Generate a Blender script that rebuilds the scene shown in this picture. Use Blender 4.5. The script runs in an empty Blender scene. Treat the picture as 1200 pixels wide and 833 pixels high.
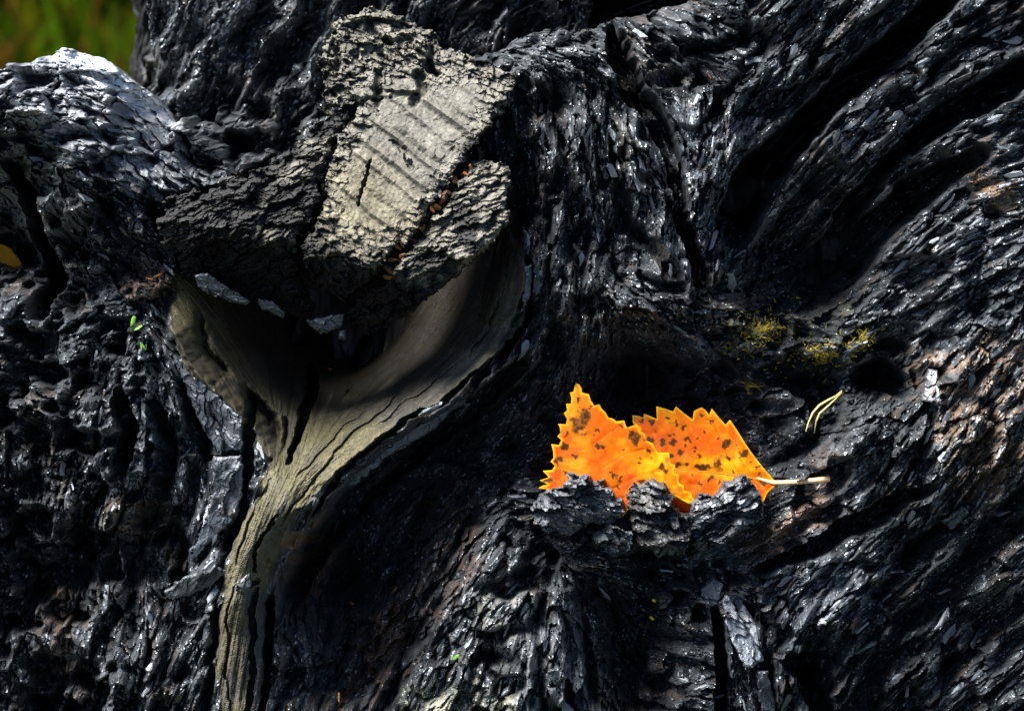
import bpy, bmesh, math, random
import numpy as np
from mathutils import Vector, Matrix, Quaternion
from mathutils.geometry import delaunay_2d_cdt

# ------------------------------------------------------------------ frame of the place
S = 0.000225                    # metres per unit of the stump's own working plan (about a quarter millimetre)
PITCH = math.radians(20)
SP, CP = math.sin(PITCH), math.cos(PITCH)
HZ = 0.30                       # height of the middle of the burnt face above the ground
DIST = 1.5
MM = 1.0 / 0.225                # millimetres -> plan units
sc = bpy.context.scene
col = sc.collection

# ------------------------------------------------------------------ camera, sky, sun, exposure
cam_d = bpy.data.cameras.new('camera')
cam = bpy.data.objects.new('camera', cam_d); col.objects.link(cam)
cam.location = (0, -DIST * CP, HZ + DIST * SP)
cam.rotation_euler = (math.pi / 2 - PITCH, 0, 0)
cam_d.sensor_width = 36.0
cam_d.lens = 36.0 * DIST / (1200 * S)
cam_d.clip_start = 0.05; cam_d.clip_end = 400
cam_d.dof.use_dof = True
cam_d.dof.focus_distance = DIST - 0.004
cam_d.dof.aperture_fstop = 22
sc.camera = cam

SUN_EL, SUN_AZ = math.radians(60), math.radians(-98)      # azimuth measured from +Y towards +X
world = bpy.data.worlds.new('World'); sc.world = world; world.use_nodes = True
nt = world.node_tree; nt.nodes.clear()
sky = nt.nodes.new('ShaderNodeTexSky'); sky.sky_type = 'NISHITA'; sky.sun_disc = False
sky.sun_elevation = SUN_EL; sky.sun_rotation = SUN_AZ
sky.dust_density = 1.0; sky.ozone_density = 1.0; sky.air_density = 0.8
bg = nt.nodes.new('ShaderNodeBackground'); bg.inputs['Strength'].default_value = 0.05
wo = nt.nodes.new('ShaderNodeOutputWorld')
nt.links.new(sky.outputs[0], bg.inputs[0]); nt.links.new(bg.outputs[0], wo.inputs[0])
sun_d = bpy.data.lights.new('sun', 'SUN'); sun_d.energy = 4.4; sun_d.angle = math.radians(36); sun_d.color = (1.0, 0.98, 0.96)
sun = bpy.data.objects.new('sun', sun_d); col.objects.link(sun)
sdir = Vector((math.sin(SUN_AZ) * math.cos(SUN_EL), math.cos(SUN_AZ) * math.cos(SUN_EL), math.sin(SUN_EL)))
sun.rotation_euler = sdir.to_track_quat('Z', 'Y').to_euler()
sun.location = (0, 0, 3)
vs = sc.view_settings
vs.view_transform = 'Standard'; vs.look = 'None'; vs.gamma = 1; vs.exposure = 2.08
sc.cycles.max_bounces = 5
sc.cycles.diffuse_bounces = 2; sc.cycles.glossy_bounces = 2

# ------------------------------------------------------------------ numeric helpers
F32 = np.float32
def W(u, v, d):
    """stump plan (right, down, out towards the viewer) -> world metres"""
    X = (u - 600.0) * S; Y = (416.5 - v) * S; D = d * S
    return np.stack([X, Y * SP - D * CP, HZ + Y * CP + D * SP], -1)
def Wv(u, v, d): return Vector([float(q) for q in W(float(u), float(v), float(d))])
AX_R, AX_U, AX_D = Vector((1, 0, 0)), Vector((0, SP, CP)), Vector((0, -CP, SP))

_tabs = {}
def vnoise(x, y, seed):
    if seed not in _tabs: _tabs[seed] = np.random.default_rng(seed).random((256, 256)).astype(F32)
    t = _tabs[seed]
    xi = np.floor(x).astype(np.int32); yi = np.floor(y).astype(np.int32)
    fx = (x - xi).astype(F32); fy = (y - yi).astype(F32)
    fx = fx * fx * fx * (fx * (fx * 6 - 15) + 10); fy = fy * fy * fy * (fy * (fy * 6 - 15) + 10)
    x0 = xi & 255; x1 = (xi + 1) & 255; y0 = yi & 255; y1 = (yi + 1) & 255
    a = t[y0, x0]; b = t[y0, x1]; c = t[y1, x0]; d = t[y1, x1]
    return (a + (b - a) * fx) * (1 - fy) + (c + (d - c) * fx) * fy - F32(0.5)
def fbm(x, y, seed, octv=3):
    r = 0; a = 1.0
    for k in range(octv):
        r = r + a * vnoise(x * 2 ** k + 7.3 * k, y * 2 ** k + 3.1 * k, seed + k); a *= 0.5
    return r
def seg_dist(U, V, pts, closed=False):
    """distance to a polyline and the parameter 0..n-1 along it"""
    best = np.full(U.shape, 1e9, F32); tt = np.zeros(U.shape, F32)
    n = len(pts)
    for i in range(n if closed else n - 1):
        ax, ay = pts[i][:2]; bx, by = pts[(i + 1) % n][:2]
        dx, dy = bx - ax, by - ay; L = dx * dx + dy * dy + 1e-9
        t = np.clip(((U - ax) * dx + (V - ay) * dy) / L, 0, 1)
        d = (U - ax - t * dx) ** 2 + (V - ay - t * dy) ** 2
        m = d < best
        best = np.where(m, d, best); tt = np.where(m, i + t, tt)
    return np.sqrt(best), tt
def inside(U, V, poly):
    r = np.zeros(U.shape, bool); n = len(poly)
    for i in range(n):
        x0, y0 = poly[i]; x1, y1 = poly[(i + 1) % n]
        if y0 == y1: continue
        c = (y0 > V) != (y1 > V)
        r ^= c & (U < (x1 - x0) * (V - y0) / (y1 - y0) + x0)
    return r
def sdist(U, V, poly):
    d, _ = seg_dist(U, V, poly, True)
    return np.where(inside(U, V, poly), d, -d)
def sstep(a, b, x):
    t = np.clip((x - a) / (b - a), 0, 1); return t * t * (3 - 2 * t)
def softmask(U, V, poly, feather):
    """0..1 inside a polygon with a soft border, worked only near it"""
    out = np.zeros(U.shape, F32)
    xs = [p[0] for p in poly]; ys = [p[1] for p in poly]
    m = (U > min(xs) - feather) & (U < max(xs) + feather) & (V > min(ys) - feather) & (V < max(ys) + feather)
    if m.any(): out[m] = sstep(-feather, feather, sdist(U[m], V[m], poly))
    return out

# ------------------------------------------------------------------ grain direction of the wood
# (polyline, elongation of the flakes, flake size factor, flake relief)
FLOW = [
 ([(860,250),(950,130),(1110,-20)], 3.6, 1.0, 1.0), ([(830,230),(860,150),(980,20)], 3.0, 1.0, 1.0),
 ([(940,240),(1050,130),(1220,40)], 3.8, 1.0, 1.0), ([(990,300),(1080,215),(1220,150)], 4.2, 1.0, .9),
 ([(1230,190),(1120,215),(1040,300),(1000,340)], 3.0, 1.0, 1.0), ([(1220,260),(1140,300),(1060,350)], 2.2, 1.0, 1.1),
 ([(1230,340),(1150,420),(1090,520),(1040,600),(950,680),(900,760)], 2.6, 1.0, 1.0),
 ([(1250,440),(1180,520),(1110,620),(980,730),(930,830)], 3.6, 1.0, 1.0),
 ([(1250,620),(1120,720),(1010,850)], 3.6, 1.0, 1.0), ([(1260,760),(1150,850)], 3.4, 1.0, 1.0),
 ([(720,40),(770,130),(800,220),(800,320)], 2.6, .9, .8), ([(760,20),(830,60),(880,90)], 2.6, 1.1, .9),
 ([(620,90),(640,200),(630,300),(590,420)], 3.6, .85, .7), ([(690,120),(700,250),(680,390)], 3.0, .85, .8),
 ([(610,45),(660,50),(720,70)], 2.4, .9, 1.0), ([(760,140),(775,180),(790,220)], 2.6, .9, .7),
 ([(850,120),(840,180),(820,260)], 2.4, 1.1, .7), ([(700,330),(760,360),(820,390)], 2.2, .9, .9),
 ([(840,390),(900,380),(960,400)], 1.5, .75, 1.1), ([(860,480),(920,470),(990,440)], 1.7, .75, 1.1),
 ([(960,520),(1010,500),(1040,470)], 2.0, .9, 1.1), ([(900,560),(960,540),(1000,500)], 2.0, .9, .8),
 ([(600,300),(590,380),(480,480),(350,570),(300,660),(275,850)], 5, .9, .12),
 ([(215,370),(290,470),(330,550),(300,640)], 5, .9, .12), ([(350,420),(345,480),(335,560)], 5, .9, .15),
 ([(640,330),(610,420),(530,500),(430,590)], 4.2, 1.0, .7), ([(520,560),(450,680),(400,800)], 3.0, 1.0, .8),
 ([(660,600),(590,580),(540,620),(470,760),(420,850)], 3.0, .9, .9), ([(600,620),(540,740),(480,850)], 2.8, .9, .9),
 ([(640,660),(570,720),(540,800)], 2.0, .9, 1.0), ([(645,670),(640,760),(630,850)], 2.2, .9, .9),
 ([(650,665),(700,740),(720,830)], 2.6, .95, 1.0), ([(660,640),(720,640),(780,660)], 2.2, 1.0, 1.0),
 ([(770,690),(830,700),(870,700)], 1.8, 1.0, 1.0), ([(770,790),(830,800),(860,790)], 1.8, 1.0, 1.0),
 ([(820,650),(880,620),(960,580)], 2.6, .9, .6), ([(850,700),(880,760),(900,850)], 3.6, 1.1, .6),
 ([(-40,120),(60,110),(150,140),(230,220)], 2.2, 1.0, 1.3), ([(-40,170),(60,180),(150,210),(190,260)], 2.2, 1.0, 1.0),
 ([(40,220),(60,280),(90,330)], 1.6, 1.0, 1.2), ([(120,240),(150,300),(190,340)], 1.5, 1.1, 1.2),
 ([(-30,380),(60,370),(150,340)], 1.6, 1.2, 1.1), ([(20,450),(80,470),(150,430)], 1.4, 1.0, 1.3),
 ([(120,420),(110,520),(90,620)], 1.5, .9, 1.3), ([(170,440),(180,540),(160,620)], 1.5, .85, 1.2),
 ([(230,440),(270,520),(260,620),(220,680)], 3.0, 1.0, .4), ([(30,560),(60,660),(50,800)], 1.5, .95, 1.2),
 ([(120,640),(140,720),(130,840)], 1.8, .95, 1.1), ([(190,620),(180,670),(200,690)], 3.0, .9, .7),
 ([(270,660),(230,740),(180,840)], 4.0, .8, .7), ([(330,700),(350,780),(320,850)], 3.2, .9, .7),
 ([(230,150),(280,110),(320,60)], 1.7, 1.0, 1.1), ([(250,190),(330,150),(380,90)], 1.5, 1.0, 1.1),
 ([(430,40),(500,40),(580,60)], 2, 1.0, .8),
]
_fp = []
for pl, el, sz, am in FLOW:
    for (x0, y0), (x1, y1) in zip(pl[:-1], pl[1:]):
        L = math.hypot(x1 - x0, y1 - y0); n = max(1, int(L / 28)); a = math.atan2(y1 - y0, x1 - x0)
        for k in range(n):
            t = (k + .5) / n
            _fp.append((x0 + (x1 - x0) * t, y0 + (y1 - y0) * t, math.cos(2 * a), math.sin(2 * a), el, sz, am))
_fp = np.array(_fp, F32)
CG = 8.0; CU0, CV0 = -120.0, -100.0; CNX, CNY = 182, 132
def _coarse():
    gu, gv = np.meshgrid(CU0 + CG * np.arange(CNX), CV0 + CG * np.arange(CNY))
    acc = [np.zeros(gu.shape, F32) for _ in range(6)]
    for p in _fp:
        w = 1.0 / ((gu - p[0]) ** 2 + (gv - p[1]) ** 2 + 22.0 ** 2) ** 1.7
        acc[0] += w * p[2]; acc[1] += w * p[3]; acc[2] += w * p[4]; acc[3] += w * p[5]; acc[4] += w * p[6]; acc[5] += w
    return [a / acc[5] for a in acc[:5]]
_CF = _coarse()
def field(k, U, V):
    x = np.clip((U - CU0) / CG, 0, CNX - 1.01); y = np.clip((V - CV0) / CG, 0, CNY - 1.01)
    xi = x.astype(np.int32); yi = y.astype(np.int32); fx = x - xi; fy = y - yi
    t = _CF[k]
    return ((t[yi, xi] * (1 - fx) + t[yi, xi + 1] * fx) * (1 - fy) + (t[yi + 1, xi] * (1 - fx) + t[yi + 1, xi + 1] * fx) * fy).astype(F32)
def grain(U, V): return 0.5 * np.arctan2(field(1, U, V), field(0, U, V))

def cells(U, V, size, seed, theta=None, elong=None, amp_tilt=.5, R=2, elk=1.0, bias=0.0):
    """broken flakes: every cell is a tilted facet, long along the grain. Returns facet height, gap width, random per flake (2)"""
    rng = np.random.default_rng(seed)
    u0, v0 = U.min() - size * (R + 2), V.min() - size * (R + 2)
    nx = int((U.max() - u0) / size) + R + 4; ny = int((V.max() - v0) / size) + R + 4
    gx, gy = np.meshgrid(np.arange(nx), np.arange(ny))
    su = (u0 + (gx + rng.random((ny, nx))) * size).astype(F32); sv = (v0 + (gy + rng.random((ny, nx))) * size).astype(F32)
    th = grain(su, sv) if theta is None else np.full(su.shape, theta, F32)
    th = th + rng.normal(0, .16, su.shape)
    e = (elk * field(2, su, sv) if elong is None else np.full(su.shape, elong, F32)) * rng.uniform(.7, 1.4, su.shape)
    se = np.sqrt(np.maximum(e, 1.0)).astype(F32)
    cs = np.cos(th).astype(F32); sn = np.sin(th).astype(F32)
    ta = rng.normal(0, amp_tilt * .35, su.shape).astype(F32); tb = rng.normal(0, amp_tilt, su.shape).astype(F32)
    bs = (bias * rng.uniform(.3, 1.5, su.shape)).astype(F32); bl = bs * F32(.42); ta = ta + bs * sn + bl * cs; tb = tb + bs * cs - bl * sn
    off = rng.random(su.shape).astype(F32); r2 = rng.random(su.shape).astype(F32)
    ci = ((U - u0) / size).astype(np.int32); cj = ((V - v0) / size).astype(np.int32)
    f1 = np.full(U.shape, 1e9, F32); f2 = f1.copy(); A = np.zeros(U.shape, F32); B = A.copy(); idx = np.zeros(U.shape, np.int32)
    su_, sv_, cs_, sn_, se_ = (q.ravel() for q in (su, sv, cs, sn, se))
    for j in range(-R, R + 1):
        for i in range(-R, R + 1):
            k = np.clip(cj + j, 0, ny - 1) * nx + np.clip(ci + i, 0, nx - 1)
            du = U - su_[k]; dv = V - sv_[k]; c = cs_[k]; s = sn_[k]; q = se_[k]
            a = du * c + dv * s; b = dv * c - du * s
            d = (a / q) ** 2 + (b * q) ** 2
            m = d < f1
            f2 = np.where(m, f1, np.minimum(f2, d)); f1 = np.where(m, d, f1)
            A = np.where(m, a, A); B = np.where(m, b, B); idx = np.where(m, k, idx)
    h = A * ta.ravel()[idx] + B * tb.ravel()[idx]
    gap = np.sqrt(f2) - np.sqrt(f1)
    return np.clip(h, -size, size), gap, off.ravel()[idx], r2.ravel()[idx]

def fibres_coarse(gu, gv, th, seed, cell, steps, k=3):
    c = fibres(gu[::k], gv[::k], th[::k, ::k], seed, cell, steps)
    x = np.clip(np.arange(len(gu)) / k, 0, c.shape[1] - 1.001); y = np.clip(np.arange(len(gv)) / k, 0, c.shape[0] - 1.001)
    xi = x.astype(int); yi = y.astype(int); fx = (x - xi).astype(F32)[None]; fy = (y - yi).astype(F32)[:, None]
    a = c[yi]; b = c[yi + 1]; q = a * (1 - fy) + b * fy
    return q[:, xi] * (1 - fx) + q[:, xi + 1] * fx
def fibres(gu, gv, th, seed, cell=1.6, steps=12):
    """streaks drawn out along the grain (line integral of noise) on a regular grid"""
    U, V = np.meshgrid(gu, gv)
    cs, sn = np.cos(th), np.sin(th)
    acc = vnoise(U / cell, V / cell, seed)
    for sg in (1, -1):
        x, y = U.copy(), V.copy(); h = 2.2 * sg
        for k in range(steps):
            x = x + cs * h; y = y + sn * h
            acc = acc + vnoise(x / cell, y / cell, seed)
    return acc / math.sqrt(2 * steps + 1)

# ------------------------------------------------------------------ relief of the burnt face (depths in mm)
CTRL = [
 (-60,130,8),(20,140,14),(80,120,14),(150,160,13),(80,190,17),(150,210,12),(210,240,4),(60,260,10),(0,235,-24),(-60,260,-30),(15,300,-34),(-50,330,-26),(150,270,2),(90,320,-8),(190,320,-4),(30,370,-8),
 (-60,420,-6),(50,450,-6),(150,400,4),(120,470,6),(180,480,7),(60,560,-6),(-60,600,-8),(130,570,2),(60,680,-12),(-60,760,-14),(180,650,-12),(120,720,-6),(60,800,-14),(150,790,-2),(220,760,-4),(210,840,-6),
 (205,385,5),(235,440,4),(270,500,2),(250,580,1),(230,640,-2),(300,400,-30),(350,420,-40),(420,420,-42),(490,400,-27),(540,360,-17),(450,350,-44),(300,340,-34),(590,300,-9),(616,330,4),(588,395,-5),(530,436,-6),(470,468,-6),(420,494,-6),(350,490,-14),(300,470,-9),
 (345,525,-3),(392,556,7),(446,514,7),(345,595,13),(302,645,13),(283,700,12),(279,770,9),(285,860,4),(515,476,7),(572,426,6),
 (450,580,-26),(520,520,-20),(400,660,-30),(570,480,-10),(480,630,-24),(430,740,-18),(360,740,-16),(365,800,-10),(350,680,-22),(590,540,-14),(400,820,-10),
 (640,250,1),(625,380,2),(655,420,-4),(640,150,5),(620,60,2),(680,60,5),(690,200,3),(700,300,2),(690,120,3),(550,60,-16),(450,80,-24),(450,200,-26),(540,200,-18),(600,200,-6),
 (770,170,9),(740,250,2),(850,190,8),(820,130,5),(720,370,7),(790,370,4),(750,435,-34),(700,450,-20),(800,440,-22),(820,40,4),(900,90,5),(760,40,3),
 (1000,30,6),(1050,110,4),(950,215,-4),(900,290,-16),(1150,150,8),(1060,210,0),(1210,90,4),(1180,230,11),(1100,300,7),(1150,390,12),(1050,340,0),(965,325,-26),(1000,280,-12),
 (880,390,-8),(940,420,-9),(1035,445,-18),(1000,400,-4),(1010,500,6),(940,480,-9),(890,470,-12),(1100,450,12),(1190,500,16),(1250,400,12),
 (840,520,-16),(760,530,-20),(690,520,-20),(640,500,-16),(620,580,-6),(915,560,-8),(1020,545,10),(935,605,5),(870,640,0),(780,590,-12),(700,580,-10),(850,590,-10),(790,640,3),(700,640,9),(860,640,4),(740,625,4),
 (1100,600,9),(1010,640,5),(1190,690,2),(1100,770,-4),(950,720,7),(1000,800,-2),(1240,820,-4),(880,740,7),(850,670,3),(1180,600,8),
 (640,690,10),(600,640,4),(560,740,5),(650,790,14),(690,640,6),(745,710,-10),(750,790,-12),(810,720,4),(820,800,3),(780,660,-4),(520,800,0),(455,810,-9),(540,660,-4),(900,840,0),(700,850,4),(560,850,3),
 (230,150,-22),(300,130,-28),(350,200,-22),(280,220,-12),(250,260,-6),(330,260,-24),(380,120,-32),(300,80,-40),
]
_c = np.array(CTRL, np.float64)
def _tps_fit():
    P = _c[:, :2] / 100.0; n = len(P)
    d2 = ((P[:, None] - P[None]) ** 2).sum(-1)
    K = 0.5 * d2 * np.log(d2 + 1e-12) + 0.004 * np.eye(n)
    A = np.zeros((n + 3, n + 3)); A[:n, :n] = K; A[:n, n] = 1; A[:n, n + 1:] = P; A[n, :n] = 1; A[n + 1:, :n] = P.T
    return np.linalg.solve(A, np.concatenate([_c[:, 2], np.zeros(3)]))
_w = _tps_fit()
def base_mm(U, V):
    x = (U / 100).astype(F32); y = (V / 100).astype(F32); n = len(_c)
    r = (_w[n] + _w[n + 1] * x + _w[n + 2] * y).astype(F32)
    for k in range(n):
        d2 = (x - F32(_c[k, 0] / 100)) ** 2 + (y - F32(_c[k, 1] / 100)) ** 2
        r += F32(0.5 * _w[k]) * d2 * np.log(d2 + F32(1e-9))
    return r
# cracks and gullies (points with half-width), depth in mm, kind: v = V-shaped gully, c = steep-sided crack, r = raised ridge
GROOVES = [
 ([(1125,-20,15),(1060,40,15),(1000,92,16),(940,150,16),(890,200,19),(862,260,22)], 20, 'c'),
 ([(1240,60,10),(1185,95,16),(1120,130,13),(1060,170,9),(1005,235,11),(975,310,18)], 16, 'c'),
 ([(1150,180,10),(1090,215,16),(1040,255,18),(985,320,22)], 14, 'c'),
 ([(718,25,5),(728,70,12),(745,110,15),(775,150,10),(795,200,8),(800,260,8),(830,350,7)], 11, 'c'),
 ([(905,40,6),(880,70,7),(850,110,4),(820,150,4)], 5, 'v'), ([(870,40,5),(890,35,8),(850,55,7),(800,62,5)], 6, 'v'),
 ([(790,90,6),(810,85,9),(825,100,4)], 5, 'v'), ([(960,60,3),(900,130,4),(870,180,4)], 4, 'v'), ([(1010,70,3),(950,130,3),(890,180,4)], 3.5, 'v'),
 ([(1190,20,3),(1120,60,4),(1060,110,3)], 4, 'v'), ([(1120,150,3),(1050,190,4)], 4, 'v'),
 ([(600,110,8),(620,120,12),(640,140,8)], 8, 'v'), ([(650,100,6),(655,150,8),(660,180,4)], 5, 'v'),
 ([(610,170,7),(606,230,8),(612,280,5)], 7, 'v'), ([(650,200,4),(640,300,5),(650,380,4)], 4, 'v'), ([(720,210,6),(735,260,7),(770,300,6),(800,330,5)], 6, 'v'),
 ([(690,260,4),(680,330,5),(700,390,4)], 4, 'v'), ([(690,430,10),(750,435,18),(810,430,12)], 6, 'v'),
 ([(1010,440,12),(1035,440,16),(1060,455,10)], 9, 'c'), ([(1000,420,4),(1040,405,5),(1065,410,4)], 4, 'v'),
 ([(890,668,5),(945,644,9),(995,616,12),(1045,590,9),(1090,570,5)], 9, 'c'),
 ([(1070,430,4),(1090,500,4),(1060,560,4)], 4, 'v'), ([(1120,600,5),(1060,660,6),(1000,740,6)], 4, 'v'), ([(1190,610,9),(1130,670,11),(1060,740,10),(1010,800,12)], 7, 'v'),
 ([(1230,680,8),(1170,730,9),(1100,800,10)], 7, 'v'), ([(960,780,12),(930,775,10),(965,800,14)], 9, 'c'), ([(940,790,10),(970,840,12)], 8, 'c'),
 ([(1150,560,4),(1100,620,4),(1030,690,4)], 4, 'v'), ([(1215,560,5),(1160,620,6),(1110,680,5)], 5, 'v'),
 ([(700,680,10),(720,720,14),(735,780,18),(745,840,20)], 8, 'v'), ([(775,680,7),(740,670,9)], 6, 'v'), ([(770,745,7),(840,748,7)], 5, 'v'), ([(775,770,6),(840,775,5)], 4, 'v'),
 ([(838,700,5),(842,760,6),(850,840,7)], 8, 'c'), ([(898,770,6),(905,840,7)], 7, 'v'),
 ([(640,655,9),(655,662,10)], 6, 'v'), ([(600,605,4),(640,650,5)], 4, 'v'), ([(580,625,3),(635,655,5)], 4, 'v'), ([(560,690,4),(640,665,5)], 4, 'v'), ([(620,610,4),(648,645,4)], 4, 'v'),
 ([(560,745,4),(620,735,6),(640,700,5)], 5, 'v'), ([(560,765,4),(610,775,6)], 5, 'v'), ([(640,690,4),(630,740,5),(640,830,4)], 4, 'v'), ([(680,690,4),(690,760,5),(700,830,6)], 4, 'v'),
 ([(735,655,10),(770,650,9),(790,640,7)], 6, 'v'),
 ([(0,190,6),(25,225,9),(40,280,10),(55,330,9),(40,360,12)], 22, 'c'), ([(-20,160,5),(50,165,7),(100,160,6),(150,170,3)], 6, 'v'), ([(100,270,14),(70,285,16),(130,300,14)], 7, 'v'), ([(140,245,8),(110,240,7)], 6, 'v'),
 ([(40,330,16),(100,345,14),(150,310,12)], 8, 'v'), ([(30,420,18),(60,410,14)], 6, 'v'), ([(90,500,12),(60,520,18),(20,500,16)], 8, 'v'), ([(140,460,7),(150,500,10),(142,545,8)], 10, 'c'),
 ([(100,420,6),(90,460,9),(70,500,9)], 6, 'v'), ([(110,580,16),(80,620,20),(100,680,18)], 9, 'v'), ([(30,620,12),(20,700,16)], 7, 'v'), ([(180,480,5),(200,520,6),(190,580,7),(150,620,8)], 7, 'v'),
 ([(165,600,6),(150,680,8),(152,760,6)], 6, 'v'), ([(90,760,12),(100,820,14)], 6, 'v'), ([(175,640,6),(195,625,8),(212,640,6),(205,680,5)], 9, 'v'), ([(150,700,5),(110,760,7)], 6, 'v'),
 ([(200,800,8),(220,780,8)], 5, 'v'), ([(245,535,3),(285,532,3)], 5, 'c'), ([(205,440,3),(235,490,4),(245,540,3)], 4, 'v'), ([(290,470,4),(292,540,5),(285,600,4),(262,650,5)], 7, 'c'),
 ([(300,690,3),(296,760,3),(290,850,3)], 3, 'c'), ([(262,660,3),(250,740,4),(240,850,4)], 5, 'v'), ([(318,700,4),(312,780,4),(306,850,4)], 8, 'c'),
 ([(352,430,4),(358,465,6),(348,500,5),(340,540,2)], 9, 'c'), ([(285,455,4),(310,490,7),(322,520,4)], 7, 'v'), ([(330,490,2),(332,530,2.5)], 4, 'v'), ([(405,455,2),(395,480,3)], 3, 'v'), ([(230,370,3),(245,410,4),(265,440,3)], 4, 'v'),
 ([(575,425,2),(520,470,3),(450,512,3),(400,555,3),(370,600,2.5)], 3.5, 'c'), ([(600,400,3),(545,465,3),(480,510,4)], 4, 'c'), ([(623,300,3),(618,370,4),(585,430,4)], 5, 'c'),
 ([(612,425,8),(560,474,12),(490,522,14),(420,580,16),(365,650,14),(338,710,10)], 11, 'c'), ([(640,420,4),(590,470,5),(540,520,6)], 5, 'v'), ([(330,600,1.5),(305,640,2),(300,670,1.5)], 2, 'c'), ([(470,462,1.5),(420,505,2),(370,560,1.5),(335,610,1.2)], .7, 'c'), ([(545,420,1.4),(490,468,1.8),(440,500,1.2)], .6, 'c'), ([(430,480,1.2),(385,520,1.6),(350,560,1.2)], .5, 'c'), ([(320,560,1.2),(295,610,1.6),(280,660,1.2)], .8, 'c'), ([(590,350,1.3),(575,390,1.6),(550,415,1.2)], .6, 'c'), ([(275,690,1.2),(268,760,1.5),(270,830,1.2)], .7, 'c'), ([(285,690,2),(300,680,2.5)], 2, 'c'),
 ([(500,590,7),(480,640,8),(455,700,7)], 6, 'v'), ([(560,600,4),(520,660,5),(490,720,5)], 5, 'v'), ([(520,700,6),(480,760,7),(450,840,7)], 6, 'v'), ([(350,760,4),(330,800,5)], 4, 'v'), ([(370,700,14),(420,690,14),(380,770,10)], 6, 'v'),
 ([(210,180,9),(240,190,11),(270,175,9)], 9, 'v'), ([(250,150,7),(290,170,11),(340,160,9)], 8, 'v'), ([(300,120,5),(330,140,8)], 6, 'v'), ([(225,120,6),(215,150,7)], 6, 'v'), ([(185,190,6),(170,180,7)], 4, 'v'),
 ([(900,480,9),(870,470,10),(930,440,8)], 5, 'v'), ([(860,420,7),(850,440,8)], 5, 'v'), ([(930,390,7),(900,410,6)], 4, 'v'), ([(900,540,5),(950,520,7),(985,490,5)], 6, 'v'),
 ([(620,540,10),(600,520,14)], 5, 'v'),
 # raised
 ([(622,310,9),(614,376,10),(580,428,11),(522,476,12),(452,518,12),(398,560,13),(350,616,14),(320,682,12)], 6, 'r'), ([(345,560,24),(305,640,24),(282,740,20)], 3, 'r'), ([(204,380,9),(225,425,11),(270,480,12),(325,545,14)], 4, 'r'),
 ([(965,575,14),(985,535,20),(1010,508,22),(1045,488,16)], 7, 'r'), ([(870,650,10),(910,615,14),(955,585,12)], 3, 'r'),
 ([(600,40,6),(650,36,8),(700,32,6)], 3, 'r'), ([(700,20,3),(716,60,4),(720,100,3)], 4, 'r'), ([(1190,170,6),(1120,205,7),(1080,240,6)], 4, 'r'), ([(1000,495,8),(1030,505,10)], 5, 'r'),
 ([(1075,410,5),(1130,400,7),(1190,350,6)], 3, 'r'), ([(560,595,3),(600,582,5),(640,590,5)], 3, 'r'), ([(200,370,3),(212,405,4),(265,470,4),(300,505,3)], 4, 'r'), ([(615,300,4),(607,350,4),(580,405,4)], 2.5, 'r'),
 ([(170,690,5),(215,680,6),(262,662,5)], 4, 'r'), ([(320,650,3),(345,690,4)], 2, 'r'), ([(190,610,3),(205,640,3),(190,680,3)], 4, 'r'), ([(55,305,6),(90,320,8),(125,312,6)], 5, 'r'),
 ([(320,40,8),(290,90,7),(265,140,5)], 5, 'r'), ([(345,0,8),(320,40,6)], 5, 'r'),
]
def carve(U, V, D):
    wu = U + 7 * fbm(U / 34, V / 34, 11); wv = V + 7 * fbm(U / 34, V / 34, 21)
    wu = wu + 2.5 * vnoise(U / 6, V / 6, 31); wv = wv + 2.5 * vnoise(U / 6, V / 6, 32)
    for pts, dep, kind in GROOVES:
        wm = max(p[2] for p in pts) * 3.2 + 10
        xs = [p[0] for p in pts]; ys = [p[1] for p in pts]
        m = (U > min(xs) - wm) & (U < max(xs) + wm) & (V > min(ys) - wm) & (V < max(ys) + wm)
        if not m.any(): continue
        d, t = seg_dist(wu[m], wv[m], pts)
        w = np.interp(t, np.arange(len(pts)), [p[2] for p in pts])
        end = np.clip(np.minimum(t, len(pts) - 1 - t) * 3 + .35, 0, 1)
        if kind == 'c': pr = 1.9 * (1 - sstep(.85, 1.35, d / w))
        elif kind == 'v': pr = 1.35 * np.exp(-(d / w) ** 1.8 * .7)
        else: pr = -np.exp(-(d / w) ** 2)
        D[m] -= (dep * (1.0 if kind == 'r' else 1.45) * MM * pr * end).astype(F32)
    return D
COLLAR = [(204,325),(199,380),(222,432),(262,490),(298,515),(318,540),(300,590),(270,650),(256,760),(258,900),(304,900),(310,760),(312,690),(342,612),(393,558),(448,514),(518,472),(575,424),(608,368),(622,300),(604,250),(560,250),(480,300),(400,340),(300,330),(230,300)]
STEM_DARK = [(292,690),(322,690),(312,900),(288,900)]
SIL = [(-90,100),(-30,86),(0,79),(30,73),(60,57),(82,55),(100,61),(122,66),(138,80),(154,92),(182,114),(196,136),(210,128),(235,108),(262,112),(290,92),(320,96),(350,76),(380,70),(450,52),(540,66),(590,50),(606,40),(640,30),(670,34),(700,27),(720,17),(760,10),(800,-2),(850,-20),(880,-70),(1290,-70),(1290,910),(-90,910)]
BURL = [(-90,0),(150,0),(215,130),(228,230),(200,300),(150,330),(60,350),(-90,340)]
RIDGE = [(830,-80),(1300,-80),(1300,420),(1090,400),(1040,380),(960,340),(870,290),(805,280),(800,200),(735,90),(715,20)]
ROOT = [(1300,420),(1300,920),(900,920),(850,690),(880,650),(960,610),(1000,520),(1070,440),(1090,400)]
MOUND = [(540,620),(600,575),(700,580),(740,640),(720,700),(740,920),(400,920),(480,760)]
REGIONS = [('knot_collar', COLLAR), ('burl', BURL), ('ridged_flank', RIDGE), ('root', ROOT), ('mound', MOUND)]

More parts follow.
